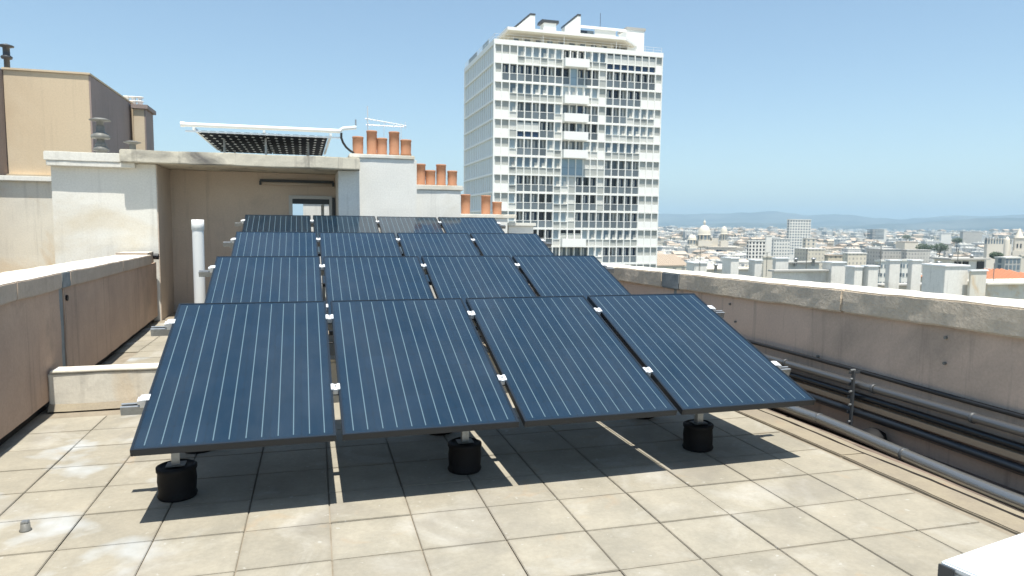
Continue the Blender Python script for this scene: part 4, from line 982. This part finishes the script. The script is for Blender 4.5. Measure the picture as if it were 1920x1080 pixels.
building('cream house at the right edge beside the grey green building', 1912, 1915, 1960, 478, 340, 'stone_pale', 'stone_pale')
building('long beige arcaded building left of the spired church', 1846, 1852, 1898, 447.5, 820, 'stone_pale', 'stone_pale', wins=1, bays=9, fl=2, winmat='pane_mid', winh=4.0, winw=2.4)
building('large grey rounded hall on the far skyline', 1800, 1806, 1842, 434, 1500, 'town_grey', 'grey_roof')
building('small white villa block on the far skyline', 1762, 1765, 1784, 438, 1400, 'far_white')
building('beige block with a small dark attic window behind the two tall chimneys', 1642, 1650, 1662, 488, 260, 'town_cream')
building('white house with paired small windows between the tall chimneys', 1689, 1692, 1706, 486, 240, 'far_white', wins=1, bays=2, fl=4, winmat='pane_mid', winh=1.2, winw=0.8)
building('white house left of the tall chimneys with two columns of windows', 1648, 1650, 1664, 487, 250, 'far_white', wins=1, bays=2, fl=4, winmat='pane_mid', winh=1.2, winw=0.8)
building('grey roofed brown house with shaded front', 1546, 1553, 1580, 478, 400, 'town_ochre', 'brown_roof')
building('low cream building left of the joined chimneys', 1580, 1590, 1625, 474, 450, 'town_cream')
building('grey long roofed warehouse behind the tall chimneys', 1625, 1655, 1692, 467, 560, 'town_grey', 'grey_roof')
building('second grey roofed warehouse right of the first', 1690, 1700, 1745, 468, 545, 'town_grey', 'grey_roof')
building('beige block above the brown dark gap', 1430, 1432, 1449, 480, 300, 'stone_pale', 'stone_pale')
building('dark narrow slab standing among beige houses', 1770, 1774, 1785, 457, 640, 'town_grey', 'grey_roof')

# cathedral
D = 1150; kx = D/CF
c0 = pt(1325, 487, D)
ca = thing('cathedral', (c0.x, c0.y, GZ0), 'pale stone cathedral with a great dome and a smaller domed tower', 'cathedral', rz=R(-20))
# local frame: X to the right of the picture, Y away, Z up, scaled in metres
def cz(py): return pt(1325, py, D).z-GZ0
def cx(px): return (px-1325)*kx*1.0
MB().box(cx(1297), cx(1392), 20, 60, 0, cz(462), 'stone_pale').build('nave', ca)
MB().box(cx(1326), cx(1376), -8, 19.9, 0, cz(463), 'stone_pale').build('facade', ca)
for py in (463, 466.5): MB().box(cx(1324.5), cx(1377.5), -9, 19.95, cz(py)-0.9, cz(py)+0.6, 'stone_band').build('cornice', ca)
MB().box(cx(1290), cx(1325.5), 2, 19.8, 0, cz(466), 'town_grey').build('transept', ca)
MB().box(cx(1376.5), cx(1394), 2, 19.8, 0, cz(464), 'stone_band').build('side_tower', ca)
arch = []
for i in range(15):
    a = math.pi*i/14; arch.append((cx(1345.5)+6.2*kx*math.cos(a)*1.0, cz(472)+6.2*kx*math.sin(a)))
def wall_poly(poly, y0, y1, mat):
    n = len(poly); vs = [(x, y0, z) for x, z in poly]+[(x, y1, z) for x, z in poly]
    return MB().add(vs, [tuple(range(n)), tuple(range(2*n-1, n-1, -1))]+[(i, (i+1) % n, n+(i+1) % n, n+i) for i in range(n)], mat)
wall_poly([(cx(1339.3), cz(492)), (cx(1351.7), cz(492))]+arch, -8.6, -8.01, 'pane_navy').build('portal_arch', ca)
def dome(cxp, cyp, r, drum_lo, drum_hi, top, name, n=10):
    x = cx(cxp); rr = r*kx; z0, z1, z2 = cz(drum_lo), cz(drum_hi), cz(top)
    MB().lathe([(rr*0.96, z0), (rr*0.96, z1-1), (rr*1.1, z1-0.9), (rr*1.1, z1), (rr, z1+0.05)]+[(rr*math.cos(a), z1+(z2-z1)*math.sin(a)) for a in [R(5+85*i/10) for i in range(11)]], 'dome_stone', 28, (x, cyp, 0)).build(name, ca)
    me = MB().box(-0.16*rr, 0.16*rr, -0.3, 0.3, z0+(z1-z0)*0.2, z1-1.6, 'pane_mid').mesh('drum_window')
    for i in range(n):
        a = 2*math.pi*(i+0.5)/n
        inst('drum_window', me, ca, (x+rr*0.97*math.cos(a), cyp+rr*0.97*math.sin(a), 0), (0, 0, a+math.pi/2))
dome(1326, 30, 12.0, 452, 440, 422, 'great_dome')
MB().lathe([(1.2, cz(422)-0.5), (1.2, cz(420)), (2.2, cz(419)), (2.2, cz(416)), (1.0, cz(414)), (0, cz(411))], 'dome_stone', 12, (cx(1326), 30, 0)).build('lantern', ca)
dome(1359, 14, 6.4, 452, 438, 424, 'tower_dome', 8)
MB().box(cx(1352), cx(1366), 8, 20, cz(463)+0.61, cz(452)+0.2, 'stone_pale').build('belfry', ca)
MB().box(cx(1313), cx(1340), 18, 42, cz(462), cz(452)+0.1, 'stone_pale').build('crossing', ca)
dome(1303, 28, 8.2, 460, 450, 440.5, 'half_dome', 8)
MB().box(cx(1339), cx(1351), 21, 34, cz(462), cz(447), 'stone_pale').build('gable', ca)

# church with spire at the right edge
D = 760; kx = D/CF; c0 = pt(1910, 475, D)
sc = thing('church', (c0.x, c0.y, GZ0), 'stone church tower with a pointed pale spire at the right edge', 'church', rz=R(-40))
hz = lambda py: pt(1910, py, D).z-GZ0
MB().box(-7*kx, 8*kx, 0, 14*kx, 0, hz(447), 'stone_pale').build('tower', sc)
MB().box(-8*kx, 9*kx, -1*kx, 15*kx, hz(447)+0.01, hz(446), 'stone_band').build('cornice', sc)
MB().lathe([(8*kx, hz(446)), (5*kx, hz(439)), (0, hz(427))], 'dome_stone', 8, (0.5*kx, 7*kx, 0)).build('spire', sc)
for x in (-3, 2.5): MB().box((x-1)*kx, (x+1)*kx, -0.3, 0.1, hz(465), hz(457), 'pane_dark').build('belfry_opening', sc)
MB().box(-10*kx, 30*kx, -3*kx, -0.1, 0, hz(470), 'stone_pale').build('nave', sc)
MB().lathe([(5*kx, 0), (5*kx, hz(452)), (4*kx, hz(448)), (2*kx, hz(445.5)), (0, hz(444))], 'dome_stone', 16, (-18*kx, 7*kx, 0)).build('side_dome', sc)

# ================================================================== the rest of the town
rr = random.Random(21)
kinds = [('town_cream', 'cream flat roofed house in the crowded town below', 'stone_pale'), ('town_white', 'white flat roofed house in the crowded town below', 'far_white'),
         ('town_ochre', 'ochre house with a brown tiled roof in the crowded town below', 'brown_roof'), ('town_grey', 'grey shaded house in the crowded town below', 'grey_roof'),
         ('town_block', 'white apartment block with many windows in the crowded town below', 'far_white'), ('town_cream', 'cream house with a pale tiled roof in the crowded town below', 'pale_tile_roof')]
protos = []
for kmat, lbl, rf in kinds:
    for v in range(3):
        wx, dy, hh = rr.uniform(11, 22), rr.uniform(11, 18), rr.uniform(13, 20)
        if kmat == 'town_block': hh += 6
        W1 = MB().box(-wx/2, wx/2, -dy/2, dy/2, -5, hh, kmat)
        W1.box(-wx/2+1, -wx/2+4.5, -2, 2, hh, hh+2.4, kmat)
        for i in range(rr.randint(1, 3)):
            x = rr.uniform(-wx/2+1, wx/2-2); y = rr.uniform(-dy/2+1, dy/2-2); W1.box(x, x+1.4, y, y+0.9, hh, hh+rr.uniform(1.5, 3), 'far_white')
        wm = W1.mesh('wall'); rm = MB()
        if rf in ('brown_roof', 'pale_tile_roof'):
            rm.add([(-wx/2-.4, -dy/2-.4, hh), (wx/2+.4, -dy/2-.4, hh), (wx/2+.4, dy/2+.4, hh), (-wx/2-.4, dy/2+.4, hh), (-wx/2-.4, 0, hh+2.6), (wx/2+.4, 0, hh+2.6)],
                   [(0, 1, 5, 4), (2, 3, 4, 5), (1, 2, 5), (3, 0, 4), (0, 3, 2, 1)], rf)
        else:
            rm.box(-wx/2-.3, wx/2+.3, -dy/2-.3, dy/2+.3, hh-0.5, hh+0.35, rf)
        protos.append((wm, rm.mesh('roof'), lbl, wx, dy, hh, W1, rm))
# keep clear the footprint of landmarks
keep = []
for o in list(COL.objects):
    if o.parent is None and o.get('category') in ('apartment block', 'tower', 'cathedral', 'church'): keep.append((o.location.x, o.location.y))
spots = []
D = 330.0
while D < 4200:
    step = 17+max(0, D-900)*0.013
    az = R(26.5); az1 = R(58)
    while az < az1:
        a = az+rr.uniform(-.25, .25)*step/D; d = D+rr.uniform(-.35, .35)*step
        x, y = CP.x+d*math.sin(a), CP.y+d*math.cos(a)
        if all((x-kx_-12)**2+(y-ky_-12)**2 > (30 if d < 1000 else 45)**2 for kx_, ky_ in keep) and rr.random() > 0.08: spots.append((d, x, y))
        az += step*rr.uniform(0.9, 1.35)/D
    D += step*rr.uniform(1.0, 1.3)
spots.sort()
LM = [(1262, 'right of the white tower'), (1300, 'left of the cathedral'), (1375, 'in front of the cathedral'), (1410, 'right of the cathedral'), (1450, 'near the block with dark top windows'),
      (1500, 'left of the slab tower'), (1545, 'right of the slab tower'), (1600, 'midway from slab tower to office tower'), (1640, 'left of the office tower'), (1680, 'right of the office tower'),
      (1725, 'near the long cream building'), (1765, 'among the dark trees'), (1805, 'left of the rounded hall'), (1850, 'below the rounded hall'), (1890, 'left of the spired church'), (9999, 'near the spired church')]
def place_words(x, y, d, lbl):
    v = Vector((x, y, -45))-CP; px = 960+CF*v.dot(cr)/v.dot(fw)
    lbl = lbl.replace(' in the crowded town below', '')
    for lim, wds in LM:
        if px < lim: break
    dist = ['in the front row', 'in the second row', 'in the third row', 'in the fourth row', 'in the fifth row', 'well back'][min(5, int((d-470)/75))]
    lbl = {'white apartment block with many windows': 'white many windowed block', 'ochre house with a brown tiled roof': 'ochre brown roofed house', 'cream house with a pale tiled roof': 'cream tile roofed house'}.get(lbl, lbl)
    return '%s, %s %s' % (lbl, wds, dist)
near_n = 0; mass = MB(); mass2 = MB()
def visible(d, top):   # image row of the roof line
    return 424+(CP.z-top)/d*CF*0.83
for (d, x, y) in spots:
    pk = protos[rr.randrange(len(protos))]
    hill = 12*math.sin(x*0.004+1)*math.sin(y*0.003)+ (6 if d > 1500 else 0)
    zb = GZ0+2+hill+rr.uniform(-3, 3)
    if d < 480: zb -= 14
    s = rr.uniform(0.85, 1.2)*(1+max(0, d-1200)/3500)
    vis = d > 470
    if vis and near_n < 285:
        t = thing('town_house', (x, y, zb), pk[2], 'house', 'houses of the crowded town', rr.choice((0, 0, R(90), R(12), R(-15), R(30))))
        t.scale = (s, s, min(s, 1.15)); t['label'] = place_words(x, y, d, pk[2])
        inst('wall', pk[0], t); inst('roof', pk[1], t); near_n += 1
    elif d >= 470:
        M_ = Matrix.Translation((x, y, zb)) @ Matrix.Rotation(rr.choice((0, R(90), R(20), R(-15))), 4, 'Z') @ Matrix.Scale(s, 4)
        for src in (pk[6], pk[7]):
            oidx = len(mass.v); mass.v += [tuple(M_ @ Vector(q_)) for q_ in src.v]
            for f, k_ in zip(src.f, src.m): mass.f.append([j+oidx for j in f]); mass.m.append(mass.mi(src.mats[k_])); mass.sm.append(False)
tag(mass.build('far_town'), kind='stuff')
# scattered pale buildings out to the foot of the hills
sp_ = MB()
for i in range(1500):
    d = rr.uniform(4200, 8500); a = R(rr.uniform(25, 60)); x, y = CP.x+d*math.sin(a), CP.y+d*math.cos(a)
    wx, dy, hh = rr.uniform(14, 60), rr.uniform(12, 30), rr.uniform(7, 22)*(1.8 if rr.random() < .06 else 1)
    z_ = GZ0+max(0, (d-5500)*0.012)
    M_ = Matrix.Translation((x, y, z_)) @ Matrix.Rotation(rr.uniform(-.6, .6), 4, 'Z')
    sp_.box(-wx/2, wx/2, -dy/2, dy/2, -20, hh, rr.choice(('far_white', 'far_white', 'stone_pale', 'brown_roof', 'grey_roof')), M_)
tag(sp_.build('distant_suburbs'), kind='stuff')

# trees: each crown is many small leaf clumps round a few limbs
def tree(px, py, D, rad, lbl):
    c = pt(px, py, D); t = thing('town_tree', (c.x, c.y, c.z-rad*1.4), lbl, 'tree', 'dark trees among the town houses')
    tr_ = MB().tube([(0, 0, -8), (0, 0, 0), (0.3, 0, rad)], [0.5, 0.4, 0.2], 'bark', 7)
    for i in range(4):
        a = i*1.6; tr_.tube([(0, 0, rad*0.3), (rad*0.5*math.cos(a), rad*0.5*math.sin(a), rad*1.3)], [0.2, 0.08], 'bark', 5)
    tr_.build('trunk', t)
    b = MB(); r2 = random.Random(int(px))
    for i in range(900):
        v = Vector((r2.gauss(0, 1), r2.gauss(0, 1), r2.gauss(0, 0.8))).normalized()*rad*r2.uniform(0.45, 1.05)
        v.x *= 1.5; v.z = v.z*0.75+rad*1.3; s = r2.uniform(0.3, 0.7)
        d1 = Vector((r2.uniform(-1, 1), r2.uniform(-1, 1), r2.uniform(-1, 1))).normalized()*s; d2 = d1.orthogonal().normalized()*s
        b.add([v-d1, v+d2, v+d1, v-d2], [(0, 1, 2, 3)], 'leaf_dark')
    b.build('crown', t)
tree(1733, 463, 620, 5.2, 'dark tree clump right of the long cream building')
tree(1762, 463, 620, 5.6, 'dark tree clump left of the dark narrow slab')
tree(1795, 450, 900, 5.0, 'dark tree below the white villa on the skyline')
tree(1868, 478, 400, 2.6, 'dark shrubby tree above the grey green building')
tree(1700, 444, 1300, 6, 'dark tree on the far side of the long cream building')

# ================================================================== land, hills, air
g = MB(); NX = 40
g.box(-16000, 24000, -5000, 21000, GZ0-0.9, GZ0, 'town_ground')
tag(g.build('ground'), kind='structure')
from mathutils import noise as mn
def ridge(name, pts, D, back, foot, seed, amp):
    """range of hills: crest given as picture bearings and heights at distance D, with spurs and gullies"""
    n = 260; m = 26; vs = []; fs = []
    xs = [p_[0] for p_ in pts]
    for i in range(n+1):
        px = xs[0]+(xs[-1]-xs[0])*i/n
        for (a, b) in zip(pts, pts[1:]):
            if a[0] <= px <= b[0]:
                f = (px-a[0])/(b[0]-a[0]); f = f*f*(3-2*f); py = a[1]+(b[1]-a[1])*f; break
        d = ray(px, py); dh = Vector((d.x, d.y, 0)); k_ = D/dh.length
        crest = (CP+d*k_).z
        for j in range(m+1):
            f = j/m      # 0 = near foot, 0.7 = crest, 1 = behind
            dist = D-foot+(foot+back)*f
            h = crest*0.9*(math.sin(min(f/0.7, 1.0)*math.pi/2)**1.5) if f <= 0.7 else crest*(1-(f-0.7)*1.5)
            if f <= 0.7:
                e = (f/0.7); h = (crest+62)*(e**1.4)-62
            nn = mn.fractal(Vector((px*0.02+seed, dist*0.0011, 0)), 1.0, 2.0, 6)*amp*(0.25+min(f/0.7, 1))*(1 if f < 0.65 else 0.45)
            P_ = CP+dh.normalized()*dist*1.0; vs.append((P_.x, P_.y, max(h+nn, GZ0-0.5) if f > 0 else GZ0-0.5))
    for i in range(n):
        for j in range(m): a = i*(m+1)+j; fs.append((a, a+m+1, a+m+2, a+1))
    o = MB().add(vs, fs, 'hillside', True).build(name); tag(o, kind='structure')
back = [(-600, 405), (200, 402), (860, 404), (1100, 402), (1238, 399), (1290, 400.5), (1340, 399), (1400, 397.5), (1450, 394), (1480, 397), (1512, 402.5), (1560, 400.5), (1590, 402), (1640, 407), (1690, 410), (1720, 406), (1780, 402), (1850, 403), (1920, 400), (2100, 397), (2600, 405)]
front = [(700, 436), (1238, 424), (1300, 421), (1400, 417), (1480, 419), (1560, 424), (1620, 422), (1700, 418), (1780, 413), (1850, 409), (1920, 407), (2100, 405), (2600, 415)]
ridge('far_hills', back, 13500, 2500, 3500, 3.0, 35)
ridge('near_hills', front, 9500, 1200, 2500, 9.0, 22)

hz_ = MB().box(-16500, 24500, -5500, 21500, GZ0-2.5, 560, 'hillside'); MAT_H = bpy.data.materials.new('air'); MAT_H.use_nodes = True
nn_ = MAT_H.node_tree.nodes; nn_.remove(nn_['Principled BSDF'])
pv = nn_.new('ShaderNodeVolumePrincipled'); pv.inputs['Density'].default_value = 0.0001
pv.inputs['Color'].default_value = (0.46, 0.64, 0.78, 1); pv.inputs['Anisotropy'].default_value = 0.1
MAT_H.node_tree.links.new(pv.outputs[0], nn_['Material Output'].inputs['Volume'])
hz_.mats = ['air']; MAT['air'] = MAT_H
hzo = hz_.build('haze'); tag(hzo, kind='stuff')
print('tiles', tn, 'spots', len(spots), 'near', near_n)
